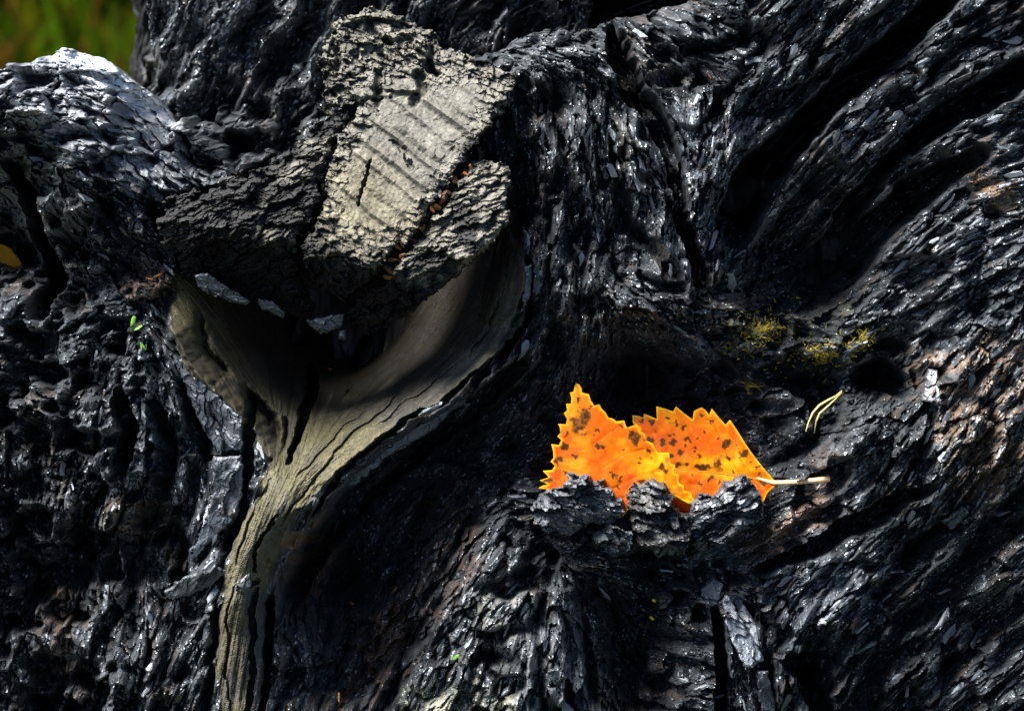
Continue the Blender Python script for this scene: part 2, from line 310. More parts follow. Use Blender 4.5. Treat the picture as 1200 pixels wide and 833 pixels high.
GS = 1.15
gu = np.arange(-70, 1272, GS).astype(F32); gv = np.arange(-52, 892, GS).astype(F32)
def body_relief(U, V, th=None):
    """outward height of the burnt face in plan units, colour and roughness"""
    wu = U + 5 * fbm(U / 18, V / 18, 41, 2); wv = V + 5 * fbm(U / 18, V / 18, 51, 2)
    mc = softmask(wu, wv, COLLAR, 5)
    D = base_mm(U, V)
    D = np.where(D < -4, -4 + (D + 4) * F32(1.35), D)
    D = np.where(D < -20, -20 + (D + 20) * F32(1.6), D) * F32(MM)
    D += 7 * fbm(U / 45, V / 45, 61, 3) * (1 - .8 * mc)
    D = carve(U, V, D)
    am = field(4, U, V) * (1 - .93 * mc) * (1.12 - .3 * np.clip((field(2, U, V) - 2) / 1.5, 0, 1)); sz = field(3, U, V)
    lu = U + 3.2 * fbm(U / 7, V / 7, 71, 2); lv = V + 3.2 * fbm(U / 7, V / 7, 81, 2)
    h0, g0, o0, r0 = cells(lu, lv, 34, 101, amp_tilt=.55, R=3, elk=1.25, bias=.4)
    h1, g1, o1, r1 = cells(lu, lv, 17, 102, amp_tilt=.8, R=3, elk=1.9, bias=.6)
    h2, g2, o2, r2 = cells(U + 1.2 * vnoise(U / 3, V / 3, 91), V + 1.2 * vnoise(U / 3, V / 3, 92), 7.5, 103, amp_tilt=.7, elk=1.2, bias=.6)
    left = np.clip(1 - (field(2, U, V) - 1.4) / 1.2, 0, 1) * (1 - mc)
    D += left * (95 * (.22 - np.abs(fbm(U / 38, V / 32, 97, 3))) + 22 * (.22 - np.abs(fbm(U / 13, V / 11, 98, 2))))
    h3, g3, o3, r3 = cells(lu, lv, 9.5, 104, amp_tilt=.8, R=3, elk=2.0, bias=.6)
    fine = sstep(-.05, .18, fbm(U / 85, V / 85, 96, 3))
    h1 = h1 * (1 - fine) + h3 * fine; o1 = o1 * (1 - fine) + o3 * fine * .75; g1 = g1 * (1 - fine) + g3 * fine
    pit = sstep(.10, .34, fbm(U / 46, V / 40, 99, 3)) * (.35 + .65 * left) * (1 - mc)
    D -= 85 * pit
    big = sstep(-.25, .35, fbm(U / 60, V / 60, 95, 2) + .5 * (r0 - .5))     # some places broke into plates, others crumbled
    D += am * (h0 * 1.15 + 19 * (o0 - .5) - 8 * np.exp(-(g0 / 1.7) ** 2))
    D += am * (h1 * 1.0 + 9 * (o1 - .5) - 5.0 * np.exp(-(g1 / 1.1) ** 2)) * (1.15 - .65 * big)
    D += am * (h2 * (.38 + .45 * left) + (1.6 + 1.2 * left) * (o2 - .5)) * (1.0 - .7 * big)
    return D, mc, r0, r1, r2

def colour(U, V, mc, r0, r1, r2):
    """pigment of the wood: charcoal, bare grey wood, rust-brown wood, pale patches"""
    n = fbm(U / 30, V / 30, 201, 4); n2 = fbm(U / 9, V / 9, 211, 3); n3 = vnoise(U / 2.2, V / 2.2, 221)
    C = np.empty(U.shape + (3,), F32)
    k = (.55 + .9 * r1 * r1 + .5 * r0 * r2)[..., None]
    C[:] = np.array([.0060, .0062, .0070], F32) * k
    def mix(c, m): 
        nonlocal C
        m = np.clip(m, 0, 1)[..., None]; C = C * (1 - m) + np.array(c, F32) * m
    brown = (r1 > .74) & (n > -.02)
    mix((.036, .024, .016), brown * .7)
    for poly, c, s in PATCHES:
        m = softmask(U + 26 * n, V + 26 * n, poly, 12)
        mix(c, m * np.clip(s + 1.1 * n2 + .35 * (r1 - .5), 0, 1))
    return C, n, n2, n3, mix_into
def mix_into(C, c, m):
    m = np.clip(m, 0, 1)[..., None]; return C * (1 - m) + np.array(c, F32) * m
PATCHES = [
 ([(58,58),(82,54),(120,66),(152,90),(192,126),(215,158),(190,162),(140,134),(95,112),(66,92)], (.62,.64,.66), 1.35),  # near-white patch along the top of the burl
 ([(-20,82),(60,66),(110,100),(190,150),(250,220),(230,260),(180,230),(120,190),(40,150),(-20,130)], (.17,.178,.188), .95),
 ([(860,640),(930,590),(972,574),(965,612),(920,642),(870,662)], (.115,.066,.038), 1.0),
 ([(1085,440),(1200,380),(1260,480),(1180,590),(1110,580)], (.13,.08,.044), .6),
 ([(420,740),(470,720),(480,760),(430,820),(400,840)], (.13,.058,.022), .6),
 ([(335,640),(375,600),(380,680),(345,720)], (.14,.06,.014), .45),
 ([(40,690),(75,700),(70,800),(45,800)], (.08,.04,.016), .5),
 ([(150,300),(200,310),(205,350),(150,350)], (.10,.055,.032), .6),
 ([(470,810),(560,800),(640,815),(640,860),(470,860)], (.26,.25,.18), .5),
 ([(550,690),(610,690),(620,740),(560,750)], (.12,.115,.095), .5),
 ([(600,720),(680,700),(700,830),(600,840)], (.085,.088,.09), .6),
 ([(480,600),(560,590),(560,680),(470,740)], (.07,.042,.028), .4),
 ([(860,690),(900,690),(905,730),(870,720)], (.09,.055,.035), .6),
 ([(130,590),(180,590),(170,650),(130,640)], (.10,.06,.03), .5),
 ([(1150,215),(1185,220),(1178,245),(1155,240)], (.16,.095,.04), .9),
 ([(215,600),(170,590),(160,640),(200,660)], (.05,.035,.018), .5),
 ([(850,370),(1020,350),(1020,420),(930,440),(860,420)], (.045,.040,.012), .15),
 ([(610,50),(700,40),(700,90),(610,110)], (.05,.052,.048), .5),
 ([(745,150),(785,160),(790,205),(760,210)], (.050,.056,.064), .5),
 ([(800,130),(870,150),(860,220),(800,225)], (.034,.040,.050), .5),
 ([(880,650),(1000,650),(1010,720),(930,770),(890,700)], (.028,.032,.040), .6),
 ([(1100,280),(1200,250),(1220,380),(1120,400)], (.030,.034,.040), .5),
 ([(210,420),(150,420),(150,560),(200,560)], (.025,.029,.036), .5),
 ([(840,700),(895,700),(900,790),(850,780)], (.05,.056,.066), .5),
]

# ------------------------------------------------------------------ materials
def mat_new(name):
    m = bpy.data.materials.new(name); m.use_nodes = True
    n = m.node_tree.nodes; n.clear()
    out = n.new('ShaderNodeOutputMaterial'); p = n.new('ShaderNodeBsdfPrincipled')
    m.node_tree.links.new(p.outputs[0], out.inputs[0])
    return m, m.node_tree, p, out
def wood_mat(name, spec=.5, bump=.5, scale=1400, attr=True, base=(.013, .0135, .016), rough=(.30, .62), bdist=.00012, tint=(1, 1, 1, 1), ior=1.5):
    m, t, p, out = mat_new(name); L = t.links
    co = t.nodes.new('ShaderNodeTexCoord')
    no = t.nodes.new('ShaderNodeTexNoise'); no.inputs['Scale'].default_value = scale; no.inputs['Detail'].default_value = 4
    L.new(co.outputs['Object'], no.inputs['Vector'])
    n2 = t.nodes.new('ShaderNodeTexNoise'); n2.inputs['Scale'].default_value = 170; n2.inputs['Detail'].default_value = 3
    L.new(co.outputs['Object'], n2.inputs['Vector'])
    mr = t.nodes.new('ShaderNodeMapRange'); mr.inputs['From Min'].default_value = .3; mr.inputs['From Max'].default_value = .7
    mr.inputs['To Min'].default_value = rough[0]; mr.inputs['To Max'].default_value = rough[1]
    L.new(n2.outputs['Fac'], mr.inputs['Value']); L.new(mr.outputs[0], p.inputs['Roughness'])
    mx = t.nodes.new('ShaderNodeMix'); mx.data_type = 'RGBA'; mx.blend_type = 'MULTIPLY'; mx.inputs['Factor'].default_value = 1
    if attr:
        a = t.nodes.new('ShaderNodeAttribute'); a.attribute_name = 'pigment'; L.new(a.outputs['Color'], mx.inputs['A'])
    else: mx.inputs['A'].default_value = (*base, 1)
    cr = t.nodes.new('ShaderNodeMapRange'); cr.inputs['From Min'].default_value = .3; cr.inputs['From Max'].default_value = .7
    cr.inputs['To Min'].default_value = .65; cr.inputs['To Max'].default_value = 1.35
    L.new(no.outputs['Fac'], cr.inputs['Value']); L.new(cr.outputs[0], mx.inputs['B'])
    L.new(mx.outputs['Result'], p.inputs['Base Color'])
    p.inputs['Specular IOR Level'].default_value = spec; p.inputs['Specular Tint'].default_value = tint; p.inputs['IOR'].default_value = ior
    b = t.nodes.new('ShaderNodeBump'); b.inputs['Strength'].default_value = bump; b.inputs['Distance'].default_value = bdist
    L.new(no.outputs['Fac'], b.inputs['Height']); L.new(b.outputs[0], p.inputs['Normal'])
    return m
M_CHAR = wood_mat('charcoal', .75, .08, ior=2.1, rough=(.34, .58), tint=(.88, .95, 1.0, 1))
M_BARE = wood_mat('bare_wood', .25, .5, 1100, rough=(.5, .75))
M_PALE = wood_mat('weathered_cut_wood', .2, .6, 1300, rough=(.65, .9))
M_FLAKE = wood_mat('charcoal_flake', .75, .5, 1500, attr=False, base=(.010, .0105, .0115), ior=2.0, rough=(.34, .55), tint=(.88, .95, 1.0, 1))
M_PLATE = wood_mat('satin_char_plate', .6, .12, ior=1.8, rough=(.45, .65), tint=(.88, .95, 1.0, 1))
M_TRUNK = wood_mat('rear_charcoal', .35, .5, 260, rough=(.45, .7), bdist=.001)

# ------------------------------------------------------------------ mesh helpers
def raw_mesh(name, verts, faces, mat, pigment=None, smooth=False):
    me = bpy.data.meshes.new(name)
    nv = len(verts); k = faces.shape[1]; nf = len(faces)
    me.vertices.add(nv); me.vertices.foreach_set('co', np.ascontiguousarray(verts, F32).ravel())
    me.loops.add(nf * k); me.loops.foreach_set('vertex_index', np.ascontiguousarray(faces, np.int32).ravel())
    me.polygons.add(nf); me.polygons.foreach_set('loop_start', np.arange(0, nf * k, k, dtype=np.int32))
    me.update(calc_edges=True)
    me.polygons.foreach_set('use_smooth', np.full(nf, smooth))
    if pigment is not None:
        a = me.color_attributes.new('pigment', 'FLOAT_COLOR', 'POINT')
        c = np.ones((nv, 4), F32); c[:, :3] = pigment
        a.data.foreach_set('color', c.ravel())
    me.materials.append(mat)
    return me
def link(name, me, parent=None):
    o = bpy.data.objects.new(name, me); col.objects.link(o)
    if parent is not None: o.parent = parent
    return o
def empty(name, loc, label, cat, group=None):
    o = bpy.data.objects.new(name, None); col.objects.link(o); o.location = loc; o.empty_display_size = .02
    o['label'] = label; o['category'] = cat
    if group: o['group'] = group
    return o
def tag(o, label, cat, group=None):
    o['label'] = label; o['category'] = cat
    if group: o['group'] = group
    return o
def place(name, verts, faces, mat, parent, pigment=None, smooth=False):
    """verts in world metres; child of an un-rotated empty"""
    off = np.array(parent.location, F32) if parent is not None else np.zeros(3, F32)
    return link(name, raw_mesh(name, verts - off, faces, mat, pigment, smooth), parent)

STUMP = empty('charred_stump', (0.03, 0.10, 0.0), 'burnt black tree stump with a pale sawn knot and deep cracked ridges', 'tree stump')

# ------------------------------------------------------------------ the burnt face
U, V = np.meshgrid(gu, gv)
TH = grain(U, V)
D, mc, r0, r1, r2 = body_relief(U, V)
FIB = fibres(gu, gv, TH, 301, 1.7, 14); FIB2 = fibres(gu, gv, TH, 305, 4.0, 22)
FIB3 = fibres_coarse(gu, gv, TH, 309, 9.0, 22)
FIB4 = fibres_coarse(gu, gv, TH, 313, 24.0, 30)
EL = np.clip((field(2, U, V) - 1.6) / 2.0, 0, 1) * (1 - mc)
D += (.38 - np.abs(FIB4)) * (9 + 14 * EL) * (1 - mc)
D += FIB * .25 * (1 - mc) + mc * ((.45 - np.abs(FIB)) * 4.5 + FIB2 * 2.4)
D += ((.42 - np.abs(FIB3)) * (6.0 + 13 * EL) + (.42 - np.abs(FIB2)) * (4.0 + 11 * EL)) * (1 - mc)
su = U + 4 * fbm(U / 12, V / 12, 401, 3); sv = V + 4 * fbm(U / 12, V / 12, 411, 3)
near = V < 210
ed = np.full(U.shape, 999.0, F32)
ed[near] = sdist(su[near], sv[near], SIL)
t = np.clip(ed / 46.0, 0, 1)
D -= 70 * (1 - np.sqrt(np.clip(1 - (1 - t) ** 2, 0, 1)))
keep = ed > 0
C, n_, n2_, n3_, _ = colour(U, V, mc, r0, r1, r2)
fm = np.clip(.5 + .9 * FIB + .6 * FIB2, 0, 1.8)[..., None]
bare = (np.array([.108, .094, .056], F32) * (1 - .25 * n_[..., None]) + np.array([.02, .022, .030], F32) * sstep(-.1, .5, n_)[..., None]) * (.5 + .68 * fm)
green = softmask(U, V, [(330,470),(460,470),(400,600),(300,680),(290,600)], 40) * .5 + softmask(U, V, [(190,310),(260,310),(290,400),(210,390)], 25) * .7
bare = mix_into(bare, (.115, .110, .045), green * .6) * .74
mdark = softmask(U, V, STEM_DARK, 4)
bare = mix_into(bare, (.045, .047, .050), mdark * .8)
burnt = softmask(U + 60 * FIB2 * .12 + 10 * n_, V + 30 * n_ + 9 * FIB2, [(212,296),(246,372),(296,428),(330,474),(362,476),(400,478),(455,462),(512,440),(560,402),(598,340),(618,250),(450,280)], 16)  # char in the bowl, with the knot's shade painted in as dark pigment
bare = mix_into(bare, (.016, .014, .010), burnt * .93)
silver = softmask(U, V, [(640,280),(600,300),(585,380),(500,450),(440,490),(460,520),(600,430)], 20)
bare = mix_into(bare, (.115, .115, .108), silver * .3)
soot = sstep(.05, .5, n2_ + .3 * n_)
bare = mix_into(bare, (.03, .03, .03), soot * .35)
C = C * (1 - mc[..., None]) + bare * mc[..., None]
DB = D
def Dat(u, v):
    i = np.clip(np.round((np.asarray(u) - gu[0]) / GS).astype(int), 0, len(gu) - 1); j = np.clip(np.round((np.asarray(v) - gv[0]) / GS).astype(int), 0, len(gv) - 1)
    return DB[j, i]
def Dsmooth(u, v, r=9):
    i = int(np.clip(round((u - gu[0]) / GS), r, len(gu) - 1 - r)); j = int(np.clip(round((v - gv[0]) / GS), r, len(gv) - 1 - r))
    w = DB[j - r:j + r + 1, i - r:i + r + 1]
    gx = (w[:, r + 1:].mean() - w[:, :r].mean()) / ((r + 1) * GS); gy = (w[r + 1:].mean() - w[:r].mean()) / ((r + 1) * GS)
    return float(np.percentile(w, 72)), float(gx), float(gy)

def grid_part_faces(keep):
    ny, nx = keep.shape
    q = keep[:-1, :-1] & keep[1:, :-1] & keep[:-1, 1:] & keep[1:, 1:]
    j, i = np.nonzero(q); a = j * nx + i
    return np.stack([a + nx, a + nx + 1, a + 1, a], 1), j, i
def skirt(F, P, C, back):
    """walls running back from every open border edge"""
    E = np.concatenate([F[:, [k, (k + 1) % 4]] for k in range(4)]); key = np.sort(E, 1)
    nvt = len(P); kk = key[:, 0].astype(np.int64) * nvt + key[:, 1]
    _, first, cnt = np.unique(kk, return_index=True, return_counts=True)
    B = E[first[cnt == 1]]
    vs_, inv = np.unique(B, return_inverse=True); inv = inv.reshape(B.shape)
    newv = P[vs_].copy(); newv[:, 2] = np.minimum(newv[:, 2] - 4, back(P[vs_]))
    Q = np.stack([B[:, 1], B[:, 0], nvt + inv[:, 0], nvt + inv[:, 1]], 1)
    return np.concatenate([P, newv]), np.concatenate([C, C[vs_]]), Q

F, fj, fi = grid_part_faces(keep)
P = np.stack([U.ravel(), V.ravel(), D.ravel()], 1); Cf = C.reshape(-1, 3)
P2, C2, SK = skirt(F, P, Cf, lambda p: np.full(len(p), -300.0))
uc = U[fj, fi]; vc = V[fj, fi]
wuc = uc + 5 * fbm(uc / 18, vc / 18, 41, 2); wvc = vc + 5 * fbm(uc / 18, vc / 18, 51, 2)
rid = np.zeros(len(F), int)
for k, (nm, poly) in reversed(list(enumerate(REGIONS))):
    rid[inside(wuc, wvc, poly)] = k + 1
names = ['charred_face'] + [r[0] for r in REGIONS]
for k, nm in enumerate(names):
    f = F[rid == k]
    if k == 0: f = np.concatenate([f, SK])
    used, inv = np.unique(f, return_inverse=True)
    pp = P2[used]
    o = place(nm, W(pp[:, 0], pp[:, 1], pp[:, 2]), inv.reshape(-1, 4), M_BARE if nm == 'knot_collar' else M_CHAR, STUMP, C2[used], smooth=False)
    if nm == 'knot_collar': o['label'] = 'smooth olive grey bare wood flowing from under the knot'
    if nm == 'burl': o['label'] = 'burl with a silvery white top'
    if nm == 'ridged_flank': o['label'] = 'black flank with long diagonal cracks'

# ------------------------------------------------------------------ raised pieces: a patch with an outline of its own, rounded edges and walls running back
def patch(name, poly, height, parent, mat, pigment, edge=(14, 10), back=40, gs=1.1, wob=2.0, seed=1, smooth=False):
    xs = [p[0] for p in poly]; ys = [p[1] for p in poly]
    pu = np.arange(min(xs) - 4, max(xs) + 4, gs).astype(F32); pv = np.arange(min(ys) - 4, max(ys) + 4, gs).astype(F32)
    PU, PV = np.meshgrid(pu, pv)
    d = sdist(PU + wob * fbm(PU / 7, PV / 7, seed, 3), PV + wob * fbm(PU / 7, PV / 7, seed + 5, 3), poly).astype(F32)
    PD = height(PU, PV).astype(F32)
    t = np.clip(d / edge[0], 0, 1); PD -= edge[1] * (1 - np.sqrt(np.clip(1 - (1 - t) ** 2, 0, 1)))
    CC = pigment(PU, PV)
    f, _, _ = grid_part_faces(d > 0)
    p = np.stack([PU.ravel(), PV.ravel(), PD.ravel()], 1)
    p2, c2, sk = skirt(f, p, CC.reshape(-1, 3), (lambda q: q[:, 2] - back) if not callable(back) else back)
    f = np.concatenate([f, sk]); used, inv = np.unique(f, return_inverse=True); q = p2[used]
    return place(name, W(q[:, 0], q[:, 1], q[:, 2]), inv.reshape(-1, 4), mat, parent, c2[used], smooth)

def crumble(u, v, seed, th, el=2.2, k=1.0):
    """broken char: big tilted chunks, smaller wafers on them, ragged steps between"""
    w = 5 * k; wu = u + w * fbm(u / (9 * k), v / (9 * k), seed, 3); wv = v + w * fbm(u / (9 * k), v / (9 * k), seed + 3, 3)
    h0, g0, o0, r0 = cells(wu, wv, 30 * k, seed + 10, theta=th, elong=el * .8, amp_tilt=.4, bias=.35)
    h1, g1, o1, r1 = cells(wu, wv, 13 * k, seed + 11, theta=th, elong=el * 1.2, amp_tilt=.65, bias=.6)
    h2, g2, o2, r2 = cells(u + 1.5 * vnoise(u / 3, v / 3, seed + 7), v + 1.5 * vnoise(u / 3, v / 3, seed + 8), 6 * k, seed + 12, theta=th + .15, elong=el, amp_tilt=.6, bias=.5)
    return k * (h0 + 15 * (o0 - .5) - 4 * np.exp(-(g0 / 1.6) ** 2) + h1 * 1.1 + 8 * (o1 - .5) + h2 * .9 + 2.5 * (o2 - .5)), r0, r1

# ------------------------------------------------------------------ the sawn knot: three blocks parted by cracks
K_MID = [(380,46),(398,20),(428,8),(452,5),(478,18),(496,28),(516,52),(545,66),(572,78),(604,86),(606,106),(590,128),(576,150),(556,172),(540,196),(522,224),(503,250),(486,274),(462,300),(436,330),(404,352),(366,330),(352,292),(374,262),(383,232),(386,205),(398,170),(414,140),(418,122),(392,128),(372,118),(384,92),(374,70)]
K_LEFT = [(372,118),(392,130),(412,128),(408,148),(392,176),(380,206),(376,236),(366,262),(346,296),(352,330),(372,362),(352,376),(318,362),(280,352),(248,342),(214,326),(194,296),(190,262),(196,238),(222,224),(248,226),(276,210),(304,200),(330,186),(352,172),(366,150),(384,138)]
K_RIGHT = [(566,184),(580,188),(597,196),(596,222),(596,258),(584,280),(562,300),(540,318),(512,342),(486,358),(462,378),(438,386),(412,390),(404,372),(420,352),(446,334),(470,308),(492,282),(510,256),(528,232),(544,206),(556,190)]
def ridge_profile(u, v):
    """distance below (+) or above (-) the brow where the knot turns under"""
    brow = np.interp(u, [180, 240, 300, 360, 400, 450, 500, 560, 610], [262, 266, 272, 285, 298, 310, 318, 296, 262])
    return v - brow
def knot_base(u, v):
    b = ridge_profile(u, v)
    up = np.clip(-b, 0, 400); dn = np.clip(b, 0, 200)
    h = 105 - .42 * up - .0002 * up ** 2 - 1.05 * dn - .006 * dn ** 2
    return h - .0009 * (u - 430) ** 2 * (u < 430) * .55
def h_mid(u, v):
    a = math.radians(37)                                  # the saw marks run down to the right
    q = -(u - 400) * math.sin(a) + (v - 200) * math.cos(a) + 4 * fbm(u / 50, v / 50, 501, 2)
    l = (u - 400) * math.cos(a) + (v - 200) * math.sin(a)
    ph = q / 20.0; ph = ph + .5 * vnoise(ph * 1.3, ph * 0, 503); fr = ph - np.floor(ph)
    lin = np.exp(-((fr - .08) / .075) ** 2) * np.clip(.75 + 1.3 * vnoise(l / 34, np.floor(ph) * 5.1, 507), 0, 1.3)
    saw = 9.0 * np.where(fr < .72, fr / .72, (1 - fr) / .28) ** 1.2 * np.clip(.8 + .9 * vnoise(l / 60, np.floor(ph) * 3.1, 505), .2, 1.2) - 1.6 * lin + 1.3 * np.sin(q / 2.6) * .4
    smoothed = sstep(0, 40, sdist(u + 14 * fbm(u / 16, v / 16, 551, 3), v + 14 * fbm(u / 16, v / 16, 555, 3), [(384,236),(398,190),(420,150),(416,112),(440,92),(500,84),(560,88),(585,104),(560,160),(520,214),(490,258),(452,288),(402,284)]) + 16)
    h2, g2, o2, r2 = cells(u, v, 5.5, 521, theta=math.radians(25), elong=2.0, amp_tilt=.55)
    rough = crumble(u, v, 511, math.radians(30), 2.2, .8)[0]
    z = knot_base(u, v) + 10 + saw * smoothed * .9 + rough * (1.04 - smoothed) + .22 * h2 * smoothed + 3 * fbm(u / 22, v / 22, 531, 3) + 1.2 * vnoise(u / 3.2, v / 3.2, 541)
    wu = u + 7 * fbm(u / 9, v / 9, 561, 3); wv = v + 7 * fbm(u / 9, v / 9, 566, 3)
    for pts, w, dp in [([(442,86),(446,104),(442,128)], 2.2, 12), ([(440,104),(465,114),(488,112)], 1.8, 7), ([(492,92),(500,106),(488,118)], 4.5, 14), ([(436,190),(434,210),(420,238)], 1.6, 11), ([(418,122),(446,116)], 1.8, 9),
                       ([(462,168),(474,180),(484,200)], 1.3, 6), ([(508,60),(500,76),(512,86)], 3.0, 14), ([(388,38),(396,62),(392,86)], 2.6, 12), ([(430,30),(448,46),(470,50)], 3.2, 12), ([(470,40),(500,66),(510,84)], 2.6, 10), ([(452,48),(480,74)], 2.2, 8), ([(404,30),(440,22),(480,30)], 2.4, 10), ([(440,56),(462,78)], 2.2, 8), ([(392,110),(370,104)], 2.2, 8)]:
        d, _ = seg_dist(wu, wv, pts)
        z = z - 1.4 * dp * (1 - sstep(.5, 1.5, d / (w * 1.35)))
    return z
def h_side(seed, add, th):
    def f(u, v):
        # wafers stacked one over the other: steps running across
        q = (v + .35 * (u - 300) + 12 * fbm(u / 30, v / 30, seed + 25, 3)) / 9.0
        step = (q - np.floor(q)) * 4.0
        return knot_base(u, v) + add + crumble(u, v, seed, th, 2.0, .85)[0] + step + 14 * fbm(u / 40, v / 40, seed + 20, 3)
    return f
def knot_pig(strength, dark):
    def f(u, v):
        n = fbm(u / 26, v / 26, 601, 4); n2 = fbm(u / 7, v / 7, 611, 3)
        b = ridge_profile(u, v)
        c = np.empty(u.shape + (3,), F32); c[:] = (.135, .129, .106)
        yel = softmask(u, v, [(380,200),(440,190),(500,260),(450,300),(380,290)], 40)
        c = mix_into(c, (.155, .138, .09), yel * .8)
        c = c * (.85 + .5 * n2[..., None])
        # burnt away from the sawn middle: char has its own irregular outline
        core = sdist(u + 40 * n, v + 40 * n, [(384,240),(404,170),(380,120),(376,60),(400,20),(460,10),(520,60),(600,90),(590,120),(540,190),(500,256),(452,296),(404,290)])
        if dark: core = core * 0 + dark * 60 * (n - .06 - .005 * np.clip(330 - u, 0, 200) + .0035 * np.clip(u - 460, 0, 80)) - 14
        ch = 1 - sstep(-26, 16, core + 18 * n2)
        c = mix_into(c, (.012, .012, .013), ch * strength)
        under = sstep(6, 34, b + 26 * n)                    # charred underside of the stub, painted darker for its shade
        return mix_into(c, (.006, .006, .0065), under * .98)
    return f
kb = lambda q: np.full(len(q), -70.0)
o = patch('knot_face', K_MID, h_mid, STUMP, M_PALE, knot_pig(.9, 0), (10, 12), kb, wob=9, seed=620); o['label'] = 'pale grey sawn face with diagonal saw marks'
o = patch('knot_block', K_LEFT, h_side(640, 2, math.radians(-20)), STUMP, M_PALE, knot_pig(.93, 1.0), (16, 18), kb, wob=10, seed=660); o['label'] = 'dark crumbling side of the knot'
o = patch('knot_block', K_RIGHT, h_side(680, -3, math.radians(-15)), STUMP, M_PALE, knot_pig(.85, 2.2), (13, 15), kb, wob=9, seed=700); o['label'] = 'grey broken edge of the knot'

# rust-brown splinters in the crack of the knot
rng = random.Random(5)
M_RUST = wood_mat('rust_brown_wood', .3, .6, 1200, attr=False, base=(.17, .075, .022), rough=(.5, .7))
M_DUSK = wood_mat('dark_brown_wood', .3, .6, 1200, attr=False, base=(.06, .03, .014), rough=(.5, .7))

def shard_mesh(name, seed, mat, n=7, thick=.16, asp=1.0):
    """a broken splinter: unit length along x, lies in xy, top slightly crowned"""
    r = random.Random(seed); bm = bmesh.new(); top = []; bot = []
    for k in range(n):
        a = 2 * math.pi * k / n + r.uniform(-.35, .35); q = r.uniform(.5, 1.2)
        x = .5 * q * math.cos(a) + (.08 if math.cos(a) > 0 else 0) * r.random(); y = .5 * q * math.sin(a) * asp
        top.append(bm.verts.new((x * .93, y * .86, thick * r.uniform(.4, .7)))); bot.append(bm.verts.new((x, y, -thick * r.uniform(.5, 1.2))))
    c = [bm.verts.new((r.uniform(-.25, -.1), r.uniform(-.05, .05) * asp, thick * r.uniform(.7, 1.3))), bm.verts.new((r.uniform(.1, .25), r.uniform(-.05, .05) * asp, thick * r.uniform(.7, 1.3)))]
    for k in range(n):
        a, b = top[k], top[(k + 1) % n]; mid = (a.co.x + b.co.x) / 2
        bm.faces.new((a, b, c[0] if mid < 0 else c[1])); bm.faces.new((bot[k], bot[(k + 1) % n], b, a))
    l = [k for k in range(n) if ((top[k].co.x + top[(k + 1) % n].co.x) < 0) != ((top[(k + 1) % n].co.x + top[(k + 2) % n].co.x) < 0)]
    for k in l:
        i = (k + 1) % n; fwd = (top[k].co.x + top[i].co.x) < 0
        try: bm.faces.new((top[i], c[1], c[0]) if fwd else (top[i], c[0], c[1]))
        except ValueError: pass
    bm.faces.new(bot[::-1]); bmesh.ops.recalc_face_normals(bm, faces=bm.faces[:])
    me = bpy.data.meshes.new(name); bm.to_mesh(me); bm.free(); me.materials.append(mat); return me
def frame_matrix(u, v, d, ang, gx, gy, tilt_a=0, tilt_b=0):
    """local x along the grain on the surface, z off the surface, in metres"""
    nrm = (AX_D - AX_R * gx + AX_U * gy).normalized()
    tx = AX_R * math.cos(ang) - AX_U * math.sin(ang); tx = (tx - nrm * tx.dot(nrm)).normalized(); ty = nrm.cross(tx)
    m = Matrix((tx, ty, nrm)).transposed()
    return m @ Matrix.Rotation(tilt_a, 3, 'Y') @ Matrix.Rotation(tilt_b, 3, 'X'), Wv(u, v, d)
def put(o, parent, m3, loc, size):
    o.location = loc - parent.location; o.rotation_mode = 'QUATERNION'; o.rotation_quaternion = m3.to_quaternion(); o.scale = size
RUST = [shard_mesh('splinter', 900 + k, M_RUST if k < 2 else M_DUSK, 7, .22, .5) for k in range(5)]
for k in range(26):
    t = (k + .5) / 26; u = 552 + (452 - 552) * t + rng.uniform(-7, 7); v = 192 + (322 - 192) * t + rng.uniform(-7, 7)
    o = link('splinter', RUST[k % 5], STUMP)
    m3, loc = frame_matrix(u, v, float(knot_base(np.array(u), np.array(v))) - 4 + rng.uniform(-8, 4), math.radians(rng.uniform(-60, 60)), 0, 0, rng.uniform(-.5, .5), rng.uniform(-.6, .6))
    q = rng.uniform(9, 17) * S; put(o, STUMP, m3, loc, (q, q, q))

# ------------------------------------------------------------------ lumps of charcoal that hold the leaf, and the larger loose plates
def lump_h(d0, th, seed, crown=10, cu=0, cv=0, gx=0, gy=0, el=2.6, k=.85):
    def f(u, v):
        return d0 + (u - cu) * gx + (v - cv) * gy + crumble(u, v, seed, th, el, 1.25)[0] * .8 + 6 * fbm(u / 18, v / 18, seed + 9, 2)
    return f
def char_pig(base=(.014, .0148, .017), brown=.25, seed=0):
    def f(u, v):
        n = fbm(u / 12, v / 12, 720 + seed, 3); c = np.empty(u.shape + (3,), F32); c[:] = base
        c = c * (1 + .9 * n[..., None]); return mix_into(c, (.045, .028, .018), sstep(.15, .6, n) * brown)
    return f
LUMPS = [
 ([(630,596),(636,582),(650,572),(662,571),(668,557),(682,558),(700,565),(712,575),(722,584),(724,600),(708,612),(690,610),(670,622),(646,618),(630,608)], 16 * MM, .25, (.050, .053, .058), -.05, -.45),
 ([(737,572),(744,568),(752,570),(762,563),(776,566),(784,578),(786,592),(800,600),(806,620),(796,640),(770,646),(748,628),(738,604)], 18 * MM, .30, (.030, .027, .025), .2, -.25),
 ([(812,590),(824,576),(838,580),(850,566),(866,560),(878,568),(884,582),(894,590),(884,604),(866,618),(846,634),(820,640),(806,624)], 15 * MM, -.55, (.032, .033, .036), 0, -.3),
 ([(696,630),(716,606),(728,602),(742,612),(756,628),(740,646),(716,648)], 9 * MM, .4, (.04, .045, .052), 0, -.5),
]
